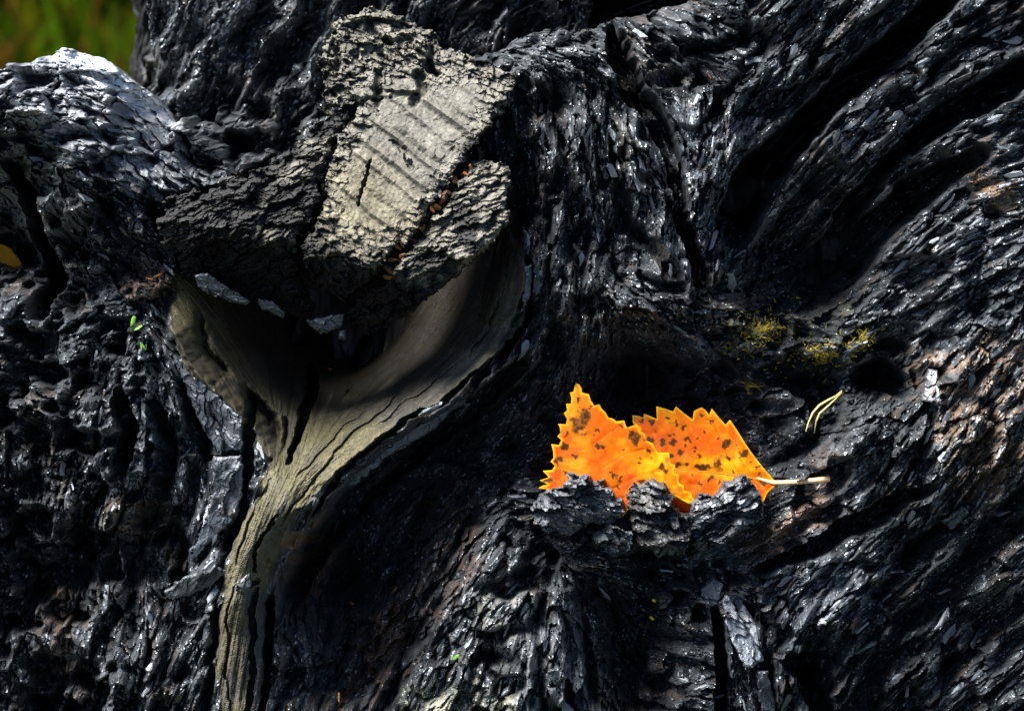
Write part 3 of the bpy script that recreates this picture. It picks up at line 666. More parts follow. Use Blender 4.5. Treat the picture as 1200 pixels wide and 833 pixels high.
for k, (poly, d0, th, base, gx, gy) in enumerate(LUMPS):
    cu = sum(p[0] for p in poly) / len(poly); cv = sum(p[1] for p in poly) / len(poly)
    poly = [(cu + (x - cu) * 1.12, cv + (y - cv) * 1.12) for x, y in poly]
    patch('charcoal_lump', poly, lump_h(d0, th, 740 + 20 * k, cu=cu, cv=cv, gx=gx, gy=gy), STUMP, M_PLATE, char_pig(base, .35, k), (13, 15), 70, wob=6, seed=760 + k)
PLATES = [  # outline, lift, slope (right, down), pigment
 ([(206,424),(216,420),(236,434),(258,464),(286,488),(285,526),(256,530),(240,506),(224,470)], 6, (.25, .0), (.045,.050,.058)),
 ([(250,534),(286,532),(286,578),(272,612),(246,636),(226,656),(220,650),(240,612),(251,576)], 6, (.2, .05), (.038,.042,.049)),
 ([(192,692),(216,674),(256,662),(270,664),(252,684),(216,700),(196,702)], 8, (0, -.3), (.040,.043,.046)),
 ([(843,702),(851,694),(866,722),(884,750),(894,772),(872,783),(854,748)], 16, (-.2, -.4), (.12,.13,.145)),
 ([(856,700),(866,696),(886,732),(890,756),(878,750)], 22, (.2, -.4), (.075,.08,.09)),
 ([(884,786),(898,782),(908,820),(912,846),(896,850)], 14, (0, -.3), (.07,.075,.085)),
 ([(820,690),(836,674),(848,684),(842,706),(826,712)], 10, (0, -.4), (.035,.04,.048)),
 ([(402,566),(450,524),(498,494),(552,452),(560,458),(506,506),(456,536),(410,574)], 3, (.1, .1), (.034,.038,.044)),
 ([(280,678),(296,668),(298,684),(290,692),(280,692)], 4, (0, .1), (.05,.048,.042)),
 ([(1076,470),(1084,432),(1096,434),(1100,472)], 8, (.2, -.1), (.03,.028,.03)),
 ([(640,802),(650,800),(674,832),(662,838)], 10, (.2, -.1), (.08,.084,.088)),
 ([(612,262),(622,276),(620,300),(612,298)], 8, (.1, -.1), (.045,.05,.06)),
 ([(614,312),(624,310),(622,350),(612,368)], 7, (.2, 0), (.04,.045,.055)),
 ([(626,316),(636,318),(634,344),(624,348)], 7, (.2, 0), (.035,.04,.05)),
 ([(1100,610),(1122,592),(1134,598),(1116,622)], 8, (.2, -.2), (.03,.034,.04)),
 ([(640,780),(654,776),(664,790),(650,800)], 12, (.2, -.2), (.055,.058,.06)),
 ([(850,320),(860,318),(866,336),(856,344)], 8, (.2, -.2), (.03,.034,.04)),
]
for k, (poly, lift, (gx, gy), pg) in enumerate(PLATES):
    cu = sum(p[0] for p in poly) / len(poly); cv = sum(p[1] for p in poly) / len(poly)
    d0, bx, by = Dsmooth(cu, cv, 12)
    def hh(u, v, k=k, d0=d0, bx=bx, by=by, cu=cu, cv=cv, lift=lift, gx=gx, gy=gy):
        bx = max(-.6, min(.6, bx)); by = max(-.6, min(.6, by))
        return d0 + lift + (u - cu) * (bx * .7 + gx * .5) + (v - cv) * (by * .7 + gy * .5) + crumble(u, v, 1800 + 30 * k, float(grain(np.array([cu]), np.array([cv]))[0]), 3.0, 1.3)[0] * .13 + 4 * fbm(u / 20, v / 20, 805 + k, 2)
    patch('char_plate', poly, hh, STUMP, M_PLATE, char_pig(pg, .1, k), (4, 5), 30, wob=3, seed=820 + k)
# thin shells of char hanging under the knot
for k, (poly, d0) in enumerate([([(228,322),(246,320),(262,332),(296,352),(290,359),(262,352),(234,338)], 40), ([(300,348),(318,352),(336,364),(332,374),(306,362)], 22), ([(358,376),(386,370),(406,366),(400,386),(374,393)], 14), ([(398,388),(405,387),(406,398),(397,399)], 12)]):
    cu = sum(p[0] for p in poly) / len(poly); cv = sum(p[1] for p in poly) / len(poly)
    patch('char_plate', poly, (lambda u, v, d0=d0, cv=cv, k=k: d0 - (v - cv) * .5 + crumble(u, v, 1700 + 30 * k, .4, 2.5, 1.2)[0] * .14), STUMP, M_PLATE, char_pig((.010, .012, .014), .05, 30 + k), (4, 5), 26, wob=2, seed=880 + k)

# single flakes lifted off the char, long along the grain
FLK = [shard_mesh('char_flake', 1000 + k, M_FLAKE, 6 + k % 3, .07, .28 + .06 * (k % 4)) for k in range(12)]
rng = random.Random(17); spots = []; tries = 0
AVOID = [COLLAR, [(x, y) for x, y in K_MID], K_LEFT, K_RIGHT, [(620,440),(980,440),(980,660),(620,660)]]
while len(spots) < 270 and tries < 6000:
    tries += 1; u = rng.uniform(10, 1190); v = rng.uniform(30, 825)
    A1 = np.array([u]); B1 = np.array([v])
    if sdist(A1, B1, SIL)[0] < 25 or any(inside(A1, B1, p)[0] for p in AVOID): continue
    d, gx, gy = Dsmooth(u, v, 8)
    if abs(gx) > .8 or abs(gy) > .8 or d < -14 * MM or any((u - a) ** 2 + (v - b) ** 2 < 400 for a, b in spots): continue
    spots.append((u, v))
    el = float(field(2, A1, B1)[0]); L = rng.uniform(13, 22) * (.7 + .22 * el)
    o = link('char_flake', FLK[len(spots) % 12], STUMP)
    m3, loc = frame_matrix(u, v, d + .5, float(grain(A1, B1)[0]) + rng.gauss(0, .2), gx, gy, rng.gauss(0, .22), rng.gauss(0, .45))
    put(o, STUMP, m3, loc, (L * S, L * S * rng.uniform(.7, 1.1), L * S))

# ------------------------------------------------------------------ the trunk behind
def rear_trunk():
    a = np.concatenate([np.linspace(-math.pi, math.pi * .30, 110, endpoint=False), np.linspace(math.pi * .30, math.pi, 620, endpoint=False)])
    h = np.concatenate([np.linspace(-.02, .33, 60, endpoint=False), np.linspace(.33, .47, 330, endpoint=False), np.linspace(.47, .62, 40)])
    n_a, n_h = len(a), len(h)
    A, H = np.meshgrid(a, h)
    cx, rx, ry = .0563, .1628, .085
    lean = math.radians(13)
    s = A * 140 / math.pi; hh = H * 1000
    wv_ = 9 * fbm(s / 26, hh / 60, 901, 3)
    rid_ = fbm((s + wv_ + .32 * hh) / 9, hh / 70, 911, 4)
    g1 = fbm((s + wv_ + .45 * hh) / 7, hh / 45, 921, 3); g2 = fbm((s + .5 * wv_ + .4 * hh) / 2.2, hh / 14, 931, 3)
    hc, gc, oc, rc = cells((s * 4.4 + 6 * fbm(s / 3, hh / 3, 935, 2)).astype(F32), (-hh * 4.4 + 6 * fbm(s / 3, hh / 3, 938, 2)).astype(F32), 26, 940, theta=math.radians(112), elong=2.6, amp_tilt=.6)
    dl = .026 * rid_ +   .048 * (.3 - np.abs(g1)) + .010 * (.3 - np.abs(g2)) + .00042 * (hc + 16 * (oc - .5))
    k = np.where(np.cos(A + math.pi) > .93, .25, 1.0)     # the broken left side is straight
    ex = 1 + (dl * k) / rx * .5
    x = cx + rx * ex * np.cos(A) ; y0 = -(ry + dl) * np.sin(A)
    flare = 1 + .5 * np.exp(-H / .06)
    ax = np.tan(lean) * (H - HZ)
    y = .150 + ax + y0 * flare
    x = cx + (x - cx) * flare
    P = np.stack([x, y, H], -1).reshape(-1, 3)
    i, j = np.meshgrid(np.arange(n_a), np.arange(n_h - 1)); i2 = (i + 1) % n_a
    F = np.stack([j * n_a + i, (j + 1) * n_a + i, (j + 1) * n_a + i2, j * n_a + i2], -1).reshape(-1, 4)
    nz = fbm(s / 8, hh / 20, 941, 3); C = np.empty(A.shape + (3,), F32); C[:] = (.006, .0056, .0056)
    C = mix_into(C * (1 + .8 * nz[..., None]), (.024, .018, .012), sstep(.2, .6, fbm((s + .3 * hh) / 10, hh / 60, 951, 3)))
    # burnt-out broken top
    n = len(P); P = np.concatenate([P, [[cx, float(.150 + np.tan(lean) * .32), .56]]]); C = np.concatenate([C.reshape(-1, 3), [[.01, .01, .01]]])
    o = place('rear_trunk', P, F, M_TRUNK, STUMP, C, True); pass
rear_trunk()
def h_rear(u, v):
    a = math.radians(117); x = u + 16 * fbm(u / 45, v / 45, 961, 3); y = v + 16 * fbm(u / 45, v / 45, 965, 3)
    q = -(x - 300) * math.sin(a) + y * math.cos(a); l = (x - 300) * math.cos(a) + y * math.sin(a)
    z = -52 * MM - .0006 * np.clip(430 - u, 0, 400) ** 2 - .10 * (v - 60)
    z = z + 150 * (.2 - np.abs(fbm(q / 48, l / 150, 971, 2))) + 60 * (.2 - np.abs(fbm(q / 17, l / 70, 975, 3))) + 12 * (.2 - np.abs(fbm(q / 5, l / 30, 979, 2)))
    return z + 1.2 * crumble(u, v, 985, a, 2.6, 1.0)[0] * .7
o = patch('rear_wood', [(152,-45),(700,-45),(690,60),(620,120),(420,190),(300,200),(215,190),(172,150),(156,110),(158,60)], h_rear, STUMP, M_CHAR, char_pig((.008, .0078, .0076), .55, 60), (22, 30), 120, 1.4, 5, 990)
o['label'] = 'dark twisted wood rising behind the knot'

# ------------------------------------------------------------------ the leaf
LEAF = empty('birch_leaf', Wv(800, 600, 10), 'folded orange autumn leaf with dark spots lying in a hollow', 'leaf')
L_FRONT = [(675.5,449),(679,451),(681.5,455),(682,460),(690,462),(692,469),(696,475.5),(702,473.5),(704,478),(709,483),(712.5,489),(717,490),(722,493.5),(731,492.5),(732.5,498),(735,500.5),(745,497),(748,501),(750,505.5),(755.5,508),(756,515),(764,519),(766.5,524),(769.5,529.5),(783,530),(784,536),(785,543),(790.5,543),(789,550),(788.5,553.5),(795,555),(793.5,562),(795,566),(800,567.5),(800.5,574),(808,576),(809.5,581),(814,586),(806,589),(796,584),(786,578),(776,578),(764,584),(754,590),(742,592),(735,596),(728,604),(724,596),(716,590),(704,594),(680,592),(655,584),(640,572),(630,571),(636,568),(642,567),(637,564),(632.5,562),(643,558.5),(640,555),(636,551),(647,550),(650,545),(645,540),(648.5,536),(648,528),(646,520),(655,521),(657.5,515),(653,511),(656.5,507),(656,501),(654,496.5),(663,497),(664.5,491),(660.5,484),(664.5,481),(663.5,473),(669,473),(669.5,467),(668,460),(672.5,458.5),(673,453)]
L_BACK = [(908,563),(894,547.5),(886,537),(878,526),(873,518.5),(868,510),(863,502),(856,492),(851,498),(843,489),(835,479),(832,486.5),(828,481),(823,477.5),(814,482),(812.5,492),(802,484),(793,476.5),(789.5,482.5),(780,479),(770,476.5),(770.5,491.5),(763,488),(755.5,485),(755,490),(749,487.5),(742,487),(742.5,496),(750,503),(748,520),(742,545),(745,575),(760,596),(790,602),(830,600),(862,596),(882,584),(884,571),(889,582),(894,589),(899,578),(909,569)]
def h_front(u, v):
    x = (u - 722) / 90; y = (v - 530) / 70
    return MM * (8.6 - 3.4 * x * x + 3.2 * np.clip(x - .35, 0, 2) + 4.6 * y + 1.6 * np.clip(-y - .3, 0, 2) ** 2 * -1.2 - 1.2 * x + .5 * np.sin(u / 9) * .35) + 2.2 * fbm(u / 14, v / 14, 1101, 2)
def h_back(u, v):
    x = (u - 830) / 80; y = (v - 540) / 60
    return MM * (-1.6 - 2.2 * x * x + 4.2 * y + 1.6 * np.clip(x, 0, 2) - 1.5 * np.exp(-((v - (548 + .12 * (u - 800))) / 5) ** 2) * .3) + 2.4 * fbm(u / 15, v / 15, 1111, 2)
SPOTS_F = [(679,495,13,13),(684,488,9,10),(682,503,9,6),(743,512,10,9),(740,508,5,4),(673,534,6,4.5),(706,522,4.5,4),(699,521,3,4),(656,537,4,3),(651,541,3,5),(699,505,3.5,3),(718,505,2.5,2),(749,563,6,4),(727,559,4.5,3),(719,556,4,3),(747,540,3,3),(774,547,3.5,6),(777,552,4,3),(723,569,3,3),(759,526,3,3),(715,551,2.5,2),(664,510,3,4),(725,499,3,2),(686,486,4,5),(676,470,3,5),(730,525,2,1.5),(660,524,4,5),(642,562,6,4),(664,553,3,2),(708,527,2,1.5),(735,500,2,3),(762,536,1.6,1.4),(692,478,2,2)]
SPOTS_B = [(801,502,5,3),(806,516,6,3),(786,510,5,3),(778,518,5,6),(790,518,5,4),(797,531,4,5),(820,534,3,3.5),(850,521,5,6),(855,518,3,3),(841,514,2.5,2),(872,531,5,5),(842,544,5,7),(853,536,6,3),(866,536,4,3),(826,548,14,4),(832,561,5,5),(821,567,4,3.5),(794,544,6,4),(804,545,3,3),(788,535,4,4),(835,494,4,4),(823,487,4,3),(794,495,2,4),(784,491,2.5,2.5),(865,521,2,2),(887,547,4,2),(882,559,3,3),(891,557,3,2),(815,526,2,2),(816,514,2,1.5),(804,524,2.5,2),(764,494,7,5),(752,494,6,3),(843,565,2,4),(763,517,5,4),(895,566,5,3),(769,504,3,3),(826,507,2,3),(836,526,2,1.5),(860,552,1.6,1.6),(775,556,1.5,1.5),(813,558,1.6,1.2),(879,541,2,1.5)]
def leaf_pigment(u, v, d_edge, spots, veins, red):
    n = fbm(u / 26, v / 26, 1201, 3); n2 = fbm(u / 6, v / 6, 1211, 3)
    c = np.empty(u.shape + (3,), F32); c[:] = (.80, .235, .002)
    c = mix_into(c, (.90, .43, .003), sstep(-.05, .45, n + .4 * n2))
    c = mix_into(c, (.78, .11, .002), sstep(.0, .45, -n + .3 * n2) * .85)
    for (x, y, r, s) in red: c = mix_into(c, (.62, .085, .004), np.exp(-((u - x) ** 2 + (v - y) ** 2) / r ** 2) * s * (1 + n2))
    c = mix_into(c, (.95, .56, .01), (1 - sstep(0, 3.6, d_edge)) * .85)  # lit rim painted into the colour along the leaf's edge
    for pts, w in veins:
        d, _ = seg_dist(u + 1.5 * n2, v + 1.5 * n2, pts)
        c = mix_into(c, (.66, .11, .003), np.exp(-(d / w) ** 2) * .6)
    c = mix_into(c, (.20, .13, .02), (1 - sstep(0, 7, d_edge + 5 * n2)) * sstep(.12, .35, fbm(u / 11, v / 11, 1221, 2)) * .75)
    su_ = u + 5 * fbm(u / 5, v / 5, 1251, 3); sv_ = v + 5 * fbm(u / 5, v / 5, 1261, 3)
    for (x, y, a, b) in spots:
        q = np.sqrt(((su_ - x) / (a * .98)) ** 2 + ((sv_ - y) / (b * .98)) ** 2) + .6 * n2
        c = mix_into(c, (.45, .12, .003), (1 - sstep(.8, 1.5, q)) * .55)
        c = mix_into(c, (.045, .020, .005), (1 - sstep(.6, .95, q)) * .94)
    sp = vnoise(u / 3.1, v / 3.1, 1231) + .5 * vnoise(u / 11, v / 11, 1235)
    return mix_into(c, (.25, .07, .008), sstep(.56, .66, sp) * .6)
V_F = [([(728,603),(712,570),(700,540),(692,505),(680,470),(676,452)], 1.3), ([(712,570),(680,552),(650,545)], .9), ([(703,545),(672,530),(650,524)], .7), ([(714,573),(748,556),(784,548)], .9), ([(704,548),(735,530),(762,524)], .8), ([(696,520),(715,505),(730,497)], .7), ([(720,585),(760,572),(800,574)], .9)]
V_B = [([(908,565),(870,558),(830,553),(790,549),(745,546)], 1.3), ([(868,557),(850,530),(834,488)], .8), ([(842,554),(820,525),(795,482)], .8), ([(815,552),(790,520),(770,485)], .8), ([(885,560),(872,545),(858,500)], .7)]
def leaf_sheet(poly, hf, spots, veins, red, seed):
    pts = [Vector(p) for p in poly]; n = len(pts); ed_ = [(i, (i + 1) % n) for i in range(n)]
    xs = [p[0] for p in poly]; ys = [p[1] for p in poly]
    g = np.arange(min(xs), max(xs), .95), np.arange(min(ys), max(ys), .95)
    GU, GV = np.meshgrid(*g); r = np.random.default_rng(seed)
    GU = GU + r.uniform(-.25, .25, GU.shape); GV = GV + r.uniform(-.25, .25, GV.shape)
    ins = sdist(GU, GV, poly) > .5
    extra = [Vector((float(a), float(b))) for a, b in zip(GU[ins], GV[ins])]
    vv, _, ff, *_ = delaunay_2d_cdt(pts + extra, ed_, [], 1, 1e-5)
    q = np.array([(p.x, p.y) for p in vv]); f = np.array([t for t in ff if len(t) == 3])
    return q, f
def build_leaf():
    allP, allC, allF = [], [], []; base = 0
    for poly, hf, sp, ve, red, sd in ((L_FRONT, h_front, SPOTS_F, V_F, [(728,585,34,1.0),(645,560,34,.9),(745,535,12,.35),(676,470,22,.35),(735,560,16,.5)], 1), (L_BACK, h_back, SPOTS_B, V_B, [(760,498,26,.75),(895,572,22,.8),(782,525,30,.8),(830,575,26,.5)], 2)):
        q, f = leaf_sheet(poly, hf, sp, ve, red, sd)
        d = sdist(q[:, 0], q[:, 1], poly)
        h = hf(q[:, 0], q[:, 1])
        for pts, w in ve:
            dd, _ = seg_dist(q[:, 0], q[:, 1], pts); h = h - .5 * np.exp(-(dd / 1.6) ** 2)
        allP.append(np.stack([q[:, 0], q[:, 1], h], 1)); allC.append(leaf_pigment(q[:, 0], q[:, 1], d, sp, ve, red)); allF.append(f + base); base += len(q)
    # the fold low down where the blade turns from the back half to the front half
    m = 26; rows = 10; t = np.linspace(0, 1, m)
    fu = 740 + 66 * t; fv = np.interp(fu, [735, 742, 754, 764, 776, 786, 796, 806], [596, 592, 590, 584, 578, 578, 584, 589]) - 1.5
    bu = 760 + 60 * t; bv = np.full(m, 598.0)
    fd = h_front(fu, fv); bd = h_back(bu, bv); strip = []
    for r in range(rows):
        s = r / (rows - 1); sag = 10 * math.sin(math.pi * s)
        strip.append(np.stack([fu * (1 - s) + bu * s, fv * (1 - s) + bv * s + sag, fd * (1 - s) + bd * s], 1))
    strip = np.concatenate(strip); allP.append(strip); allC.append(np.tile(np.array([.70, .13, .005], F32), (len(strip), 1)))
    i, j = np.meshgrid(np.arange(m - 1), np.arange(rows - 1)); a = (j * m + i).ravel() + base
    allF.append(np.stack([a, a + 1, a + m], 1)); allF.append(np.stack([a + 1, a + m + 1, a + m], 1))
    p = np.concatenate(allP); return W(p[:, 0], p[:, 1], p[:, 2]), np.concatenate(allF), np.concatenate(allC)
def leaf_mat():
    m, t, p, out = mat_new('autumn_leaf'); L = t.links
    a = t.nodes.new('ShaderNodeAttribute'); a.attribute_name = 'pigment'
    L.new(a.outputs['Color'], p.inputs['Base Color']); p.inputs['Roughness'].default_value = .6; p.inputs['Specular IOR Level'].default_value = .1
    tr = t.nodes.new('ShaderNodeBsdfTranslucent'); L.new(a.outputs['Color'], tr.inputs['Color'])
    co = t.nodes.new('ShaderNodeTexCoord'); no = t.nodes.new('ShaderNodeTexVoronoi'); no.inputs['Scale'].default_value = 1600; no.feature = 'DISTANCE_TO_EDGE'
    L.new(co.outputs['Object'], no.inputs['Vector'])
    b = t.nodes.new('ShaderNodeBump'); b.inputs['Strength'].default_value = .35; b.inputs['Distance'].default_value = .0001; L.new(no.outputs[0], b.inputs['Height']); L.new(b.outputs[0], p.inputs['Normal'])
    mx = t.nodes.new('ShaderNodeMixShader'); mx.inputs[0].default_value = .5
    L.new(p.outputs[0], mx.inputs[1]); L.new(tr.outputs[0], mx.inputs[2]); L.new(mx.outputs[0], out.inputs[0])
    return m
M_LEAF = leaf_mat()
lp, lf, lc = build_leaf()
blade = place('blade', lp, lf, M_LEAF, LEAF, lc, True)
so = blade.modifiers.new('thickness', 'SOLIDIFY'); so.thickness = .00022; so.offset = 0
def simple_mat(name, c, rough=.5, spec=.4, var=.3, scale=500, trans=0):
    m, t, p, out = mat_new(name); L = t.links
    co = t.nodes.new('ShaderNodeTexCoord'); no = t.nodes.new('ShaderNodeTexNoise'); no.inputs['Scale'].default_value = scale; L.new(co.outputs['Object'], no.inputs['Vector'])
    r = t.nodes.new('ShaderNodeMapRange'); r.inputs['To Min'].default_value = 1 - var; r.inputs['To Max'].default_value = 1 + var; L.new(no.outputs['Fac'], r.inputs['Value'])
    mx = t.nodes.new('ShaderNodeMix'); mx.data_type = 'RGBA'; mx.blend_type = 'MULTIPLY'; mx.inputs['Factor'].default_value = 1; mx.inputs['A'].default_value = (*c, 1)
    L.new(r.outputs[0], mx.inputs['B']); L.new(mx.outputs['Result'], p.inputs['Base Color'])
    p.inputs['Roughness'].default_value = rough; p.inputs['Specular IOR Level'].default_value = spec
    return m
def tube(name, pts, radii, mat, parent, n=10, flat=1.0):
    """pts in plan units"""
    P = [Wv(*p) for p in pts]; verts = []; faces = []
    for k, c in enumerate(P):
        tg = (P[min(k + 1, len(P) - 1)] - P[max(k - 1, 0)]).normalized()
        a = tg.cross(AX_D).normalized(); b = tg.cross(a)
        for i in range(n):
            w = 2 * math.pi * i / n; verts.append(c + (a * math.cos(w) + b * math.sin(w) * flat) * radii[k] * S)
    for k in range(len(P) - 1):
        for i in range(n): faces.append((k * n + i, k * n + (i + 1) % n, (k + 1) * n + (i + 1) % n, (k + 1) * n + i))
    V_ = np.array([tuple(v) for v in verts], F32)
    if parent is None:
        return link(name, raw_mesh(name, V_, np.array(faces), mat, None, True))
    return place(name, V_, np.array(faces), mat, parent, None, True)
M_STALK = simple_mat('leaf_stalk', (.66, .42, .22), .45, .4, .3, 900)
hb = float(h_back(np.array(905.), np.array(565.)))
_st = [(884,559,-2),(896,563,1),(906,565.5,2),(918,565.5,3),(934,564.5,5),(950,563,7),(962,561.8,8),(972,560.5,8)]
_top = [max(float(Dat(x, y + q)) for q in (-4, 0, 4)) for x, y, _ in _st]
_d = [hb + z if k < 3 else max(hb + z, _top[k] + 5) for k, (x, y, z) in enumerate(_st)]
_d = [_d[0], _d[1], _d[2]] + [max(_d[3:]) * t + _d[2] * (1 - t) for t in (.3, .6, .85, 1.0, 1.0)]
tube('stalk', [(x, y, d) for (x, y, _), d in zip(_st, _d)], [1.2,2.0,2.8,2.9,2.8,2.9,3.2,3.4], M_STALK, LEAF)
hm = [(908,565),(894,563),(870,558),(850,555.5),(830,553),(810,551),(790,549.5)]
tube('midrib', [(x, y, float(h_back(np.array(float(x)), np.array(float(y)))) + .3) for x, y in hm], [2.0,1.4,1.0,.8,.7,.6,.4], simple_mat('leaf_rib', (.66, .13, .002), .5, .3, .2), LEAF, 6)

# ------------------------------------------------------------------ dry grass, moss, sprouts and scraps
M_STRAW = simple_mat('straw', (.75, .62, .2), .5, .4, .3, 700)
M_MOSS = simple_mat('moss', (.24, .19, .025), .7, .2, .6, 600)
M_GREEN = simple_mat('sprout', (.10, .24, .01), .5, .4, .3, 700)
M_SCRAP = simple_mat('leaf_scrap', (.32, .12, .025), .6, .3, .5, 700)
def dd(u, v): return Dsmooth(u, v, 6)[0]
def arc(pts, lift): return [(x, y, max(dd(x, y), dd(pts[0][0], pts[0][1]) * .5 + dd(pts[-1][0], pts[-1][1]) * .5) + lift * math.sin(math.pi * (k + .4) / len(pts)) + 3) for k, (x, y) in enumerate(pts)]
o = tube('grass_blade', arc([(946,506),(949,495),(954,484),(962,475),(972,469),(982,464),(989,458)], 10), [.4,.8,1.1,1.2,1.1,.9,.5], M_STRAW, None, 6, .4); tag(o, 'pale dry grass blade arching above the leaf stalk, upper of two', 'grass blade', 'dry grass blades beside the leaf')
o = tube('grass_blade', arc([(957,508),(959,495),(963,485),(972,477),(981,469),(989,460)], 8), [.4,.8,1.,1.,.9,.5], M_STRAW, None, 6, .4); tag(o, 'pale dry grass blade arching above the leaf stalk, lower of two', 'grass blade', 'dry grass blades beside the leaf')
def tuft(name, u, v, r, n, seed, mat, label, ln=(2, 8), ang=(-2.6, .8), group='yellow moss tufts on the char'):
    rr = random.Random(seed); VV = []; FF = []
    for k in range(n):
        a = rr.uniform(0, 6.28); q = r * .62 * abs(rr.gauss(0, 1)); x = u + q * math.cos(a) * 1.3 - .35 * q * math.sin(a); y = v + q * math.sin(a) * .9; d0 = dd(x, y) - 2
        L = rr.uniform(*ln); th = rr.uniform(*ang); cur = rr.uniform(-.5, .5); out_ = rr.uniform(.2, .9); w = rr.uniform(.6, 1.8); pts = []
        for s in range(5):
            t = s / 4; pts.append(Wv(x + math.cos(th + cur * t) * L * t, y + math.sin(th + cur * t) * L * t, d0 + L * out_ * t))
        b0 = len(VV)
        for s, p in enumerate(pts):
            ww = w * (1 - .75 * s / 4) * S
            for i in range(3):
                w_ = 2.1 * i; VV.append(p + (AX_R * math.cos(w_) + AX_U * math.sin(w_)) * ww)
        for s in range(4):
            for i in range(3): FF.append((b0 + 3 * s + i, b0 + 3 * s + (i + 1) % 3, b0 + 3 * s + 3 + (i + 1) % 3, b0 + 3 * s + 3 + i))
    o = link(name, raw_mesh(name, np.array([tuple(p) for p in VV], F32), np.array(FF), mat, None, True)); return tag(o, label, 'moss', group)
tuft('moss_tuft', 893, 388, 28, 240, 1, M_MOSS, 'yellow moss strands on the char above the leaf, left and largest tuft')
tuft('moss_tuft', 966, 416, 24, 170, 2, M_MOSS, 'yellow moss strands low in the char, middle tuft of three')
tuft('moss_tuft', 1014, 400, 15, 80, 3, M_MOSS, 'small yellow moss tuft beside the dark hole, right of three')
tuft('moss_tuft', 882, 455, 7, 12, 4, M_MOSS, 'thin yellow moss strands just above the back of the leaf', (8, 18))
LFL = [shard_mesh('scrap', 1300 + k, M_SCRAP, 5, .07, .22) for k in range(3)]
GRN = shard_mesh('sprout', 1310, M_GREEN, 8, .06, .5); YEL = shard_mesh('fleck', 1311, simple_mat('yellow_fleck', (.62, .50, .03), .5, .3, .3), 7, .1, .7)
def scrap(name, me, u, v, L, ang, label, cat, tilt=(0, 0), lift=5, group=None, d=None):
    o = link(name, me); d0, gx, gy = Dsmooth(u, v, 6)
    m3, loc = frame_matrix(u, v, (d0 if d is None else d) + lift, math.radians(ang), gx * .3, gy * .3, *tilt)
    o.location = loc; o.rotation_mode = 'QUATERNION'; o.rotation_quaternion = m3.to_quaternion(); o.scale = (L * S, L * S, L * S); return tag(o, label, cat, group)
g1 = 'orange scraps caught in the char'
scrap('leaf_scrap', LFL[0], 186, 323, 15, -50, 'bright orange curled leaf scrap left of the knot', 'leaf scrap', (.3, .5), 7, g1)
scrap('leaf_scrap', LFL[1], 176, 327, 12, 20, 'small orange scrap touching the curled scrap left of the knot', 'leaf scrap', (.2, -.4), 5, g1)
scrap('leaf_scrap', LFL[2], 153, 258, 10, 70, 'brown orange scrap stuck in the side of the burl', 'leaf scrap', (.2, .2), 5, g1)
scrap('leaf_scrap', LFL[0], 284, 189, 9, 20, 'tiny orange scrap at the foot of the rear trunk', 'leaf scrap', (.2, .2), 5, g1)
scrap('leaf_scrap', LFL[1], 831, 91, 9, 80, 'tiny orange scrap on the char at the top middle', 'leaf scrap', (.2, .2), 5, g1)
scrap('leaf_scrap', LFL[2], 377, 433, 10, 5, 'lone tan fleck in the dark hollow under the knot', 'leaf scrap', (.2, .2), 5, g1)
scrap('leaf_scrap', LFL[0], 211, 524, 9, -20, 'tiny orange scrap on the char left of the grey plate', 'leaf scrap', (.2, .2), 5, g1)
scrap('leaf_scrap', LFL[1], 460, 696, 13, -75, 'thin orange splinter in the dark hollow right of the bare stem', 'leaf scrap', (.2, .2), 6, g1)
scrap('leaf_scrap', LFL[2], 406, 716, 12, 30, 'thin orange splinter low in the dark hollow', 'leaf scrap', (.2, .2), 6, g1)
scrap('leaf_scrap', LFL[0], 396, 818, 16, -62, 'long rusty splinter at the bottom edge of the picture', 'leaf scrap', (.2, .2), 5, g1)
g2 = 'green sprouts on the char'
scrap('green_sprout', GRN, 156, 376, 14, -70, 'bright green leaflet on the char left of the knot collar, upper one', 'sprout', (.2, .3), 6, g2)
scrap('green_sprout', GRN, 164, 384, 12, -35, 'bright green leaflet touching the upper leaflet left of the collar', 'sprout', (.1, -.3), 6, g2)
scrap('green_sprout', GRN, 170, 406, 12, 60, 'lowest green leaflet left of the collar', 'sprout', (.1, .3), 5, g2)
scrap('green_sprout', GRN, 534, 769, 11, -20, 'yellow green leaflet on the mound near the bottom', 'sprout', (.1, .2), 6, g2)
scrap('yellow_fleck', YEL, 767, 704, 7, 0, 'tiny yellow fleck right of the mound, upper of two', 'fleck', (0, 0), 6, 'yellow flecks')
scrap('yellow_fleck', YEL, 765, 726, 7, 60, 'tiny yellow fleck right of the mound, lower of two', 'fleck', (0, 0), 6, 'yellow flecks')
M_YLEAF = simple_mat('yellow_leaf', (.45, .20, .01), .5, .3, .3, 400)
yl = shard_mesh('fallen_leaf', 1320, M_YLEAF, 9, .03, .55)
scrap('fallen_leaf', yl, -16, 300, 56, 80, 'blurred yellow leaf at the left edge of the picture', 'leaf', (.2, .5), 6)

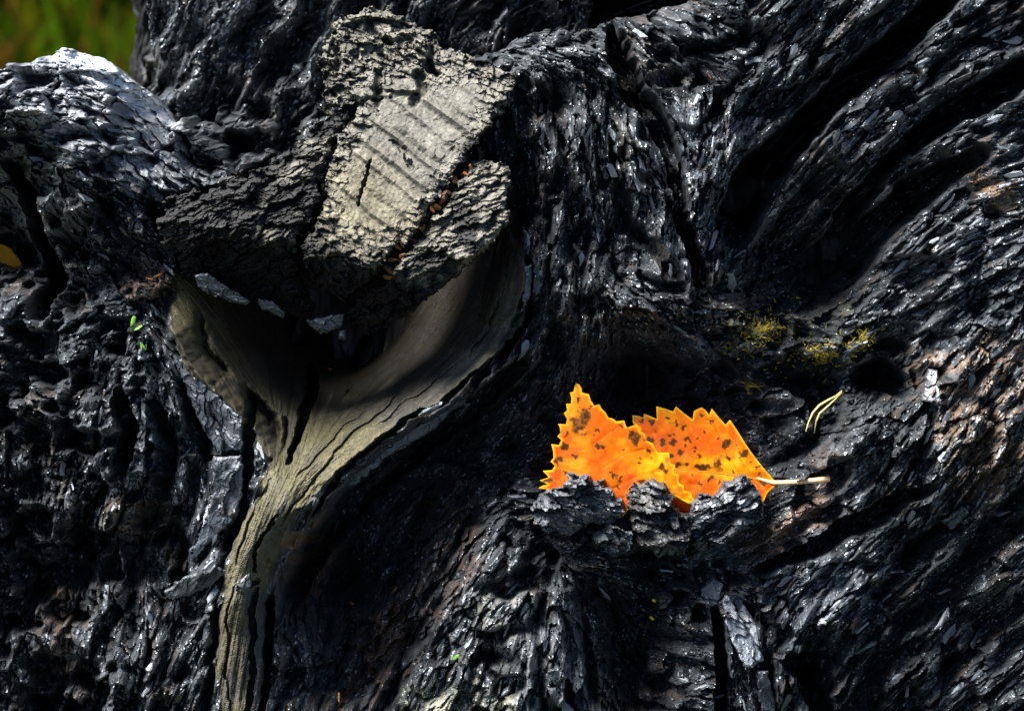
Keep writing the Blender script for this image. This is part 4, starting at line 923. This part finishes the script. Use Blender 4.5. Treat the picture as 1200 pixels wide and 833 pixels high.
# ------------------------------------------------------------------ ground and grass behind
def ground():
    n = 90; xs = np.sign(np.linspace(-1, 1, n)) * (np.abs(np.linspace(-1, 1, n)) ** 3) * 60
    X, Y = np.meshgrid(xs, xs); Z = .05 * fbm(X / .9, Y / .9, 1401, 3) * np.clip((np.hypot(X, Y) - .25) / .5, 0, 1)
    P = np.stack([X, Y, Z], -1).reshape(-1, 3); i, j = np.meshgrid(np.arange(n - 1), np.arange(n - 1)); a = (j * n + i).ravel()
    m, t, p, out = mat_new('forest_floor'); L = t.links
    co = t.nodes.new('ShaderNodeTexCoord'); no = t.nodes.new('ShaderNodeTexNoise'); no.inputs['Scale'].default_value = 9; no.inputs['Detail'].default_value = 6; L.new(co.outputs['Object'], no.inputs['Vector'])
    cr = t.nodes.new('ShaderNodeValToRGB'); e = cr.color_ramp.elements; e[0].position = .35; e[0].color = (.014, .010, .002, 1); e[1].position = .65; e[1].color = (.014, .022, .002, 1)
    L.new(no.outputs['Fac'], cr.inputs[0]); L.new(cr.outputs[0], p.inputs['Base Color']); p.inputs['Roughness'].default_value = .9; p.inputs['Specular IOR Level'].default_value = 0.0
    o = link('ground', raw_mesh('ground', P, np.stack([a, a + 1, a + n + 1, a + n], 1), m, None, True)); o['kind'] = 'structure'
    # grass beyond the stump
    r = np.random.default_rng(9); nb = 16000
    bx = r.uniform(-1.3, .5, nb); by = r.uniform(.55, 3.0, nb); ln = r.uniform(.05, .14, nb); w = r.uniform(.0015, .0035, nb); az = r.uniform(0, 6.283, nb); ld = r.uniform(0, 6.283, nb); le = r.uniform(.2, .9, nb)
    bz = .05 * fbm(bx / .9, by / .9, 1401, 3) * np.clip((np.hypot(bx, by) - .25) / .5, 0, 1) - .004
    VV = []
    for s, (hh, ww) in enumerate([(0, 1), (.45, .8), (.8, .5), (1.0, .08)]):
        cx = bx + np.cos(ld) * ln * le * hh ** 2; cy = by + np.sin(ld) * ln * le * hh ** 2; cz = bz + ln * hh * (1 - .35 * le * hh)
        VV.append(np.stack([cx - np.cos(az) * w * ww, cy - np.sin(az) * w * ww, cz], -1)); VV.append(np.stack([cx + np.cos(az) * w * ww, cy + np.sin(az) * w * ww, cz], -1))
    VV = np.stack(VV, 1).reshape(-1, 3); b = np.arange(nb) * 8
    FF = np.concatenate([np.stack([b + 2 * s, b + 2 * s + 1, b + 2 * s + 3, b + 2 * s + 2], 1) for s in range(3)])
    pn = fbm(bx / .12, by / .12, 1411, 2) + r.normal(0, .15, nb); cc = np.empty((nb, 3), F32); cc[:] = (.016, .034, .001)
    cc = mix_into(cc, (.034, .026, .001), sstep(.1, .5, pn)); cc = mix_into(cc, (.06, .02, .005), (r.random(nb) < .1) * .8)
    m, t, p, out = mat_new('grass'); a = t.nodes.new('ShaderNodeAttribute'); a.attribute_name = 'pigment'; t.links.new(a.outputs['Color'], p.inputs['Base Color']); p.inputs['Roughness'].default_value = .7; p.inputs['Specular IOR Level'].default_value = 0.0
    o = link('grass', raw_mesh('grass', VV, FF, m, np.repeat(cc, 8, 0), True)); o['kind'] = 'stuff'; o['label'] = 'blurred green and yellow grass behind the stump'; o['category'] = 'grass'
ground()
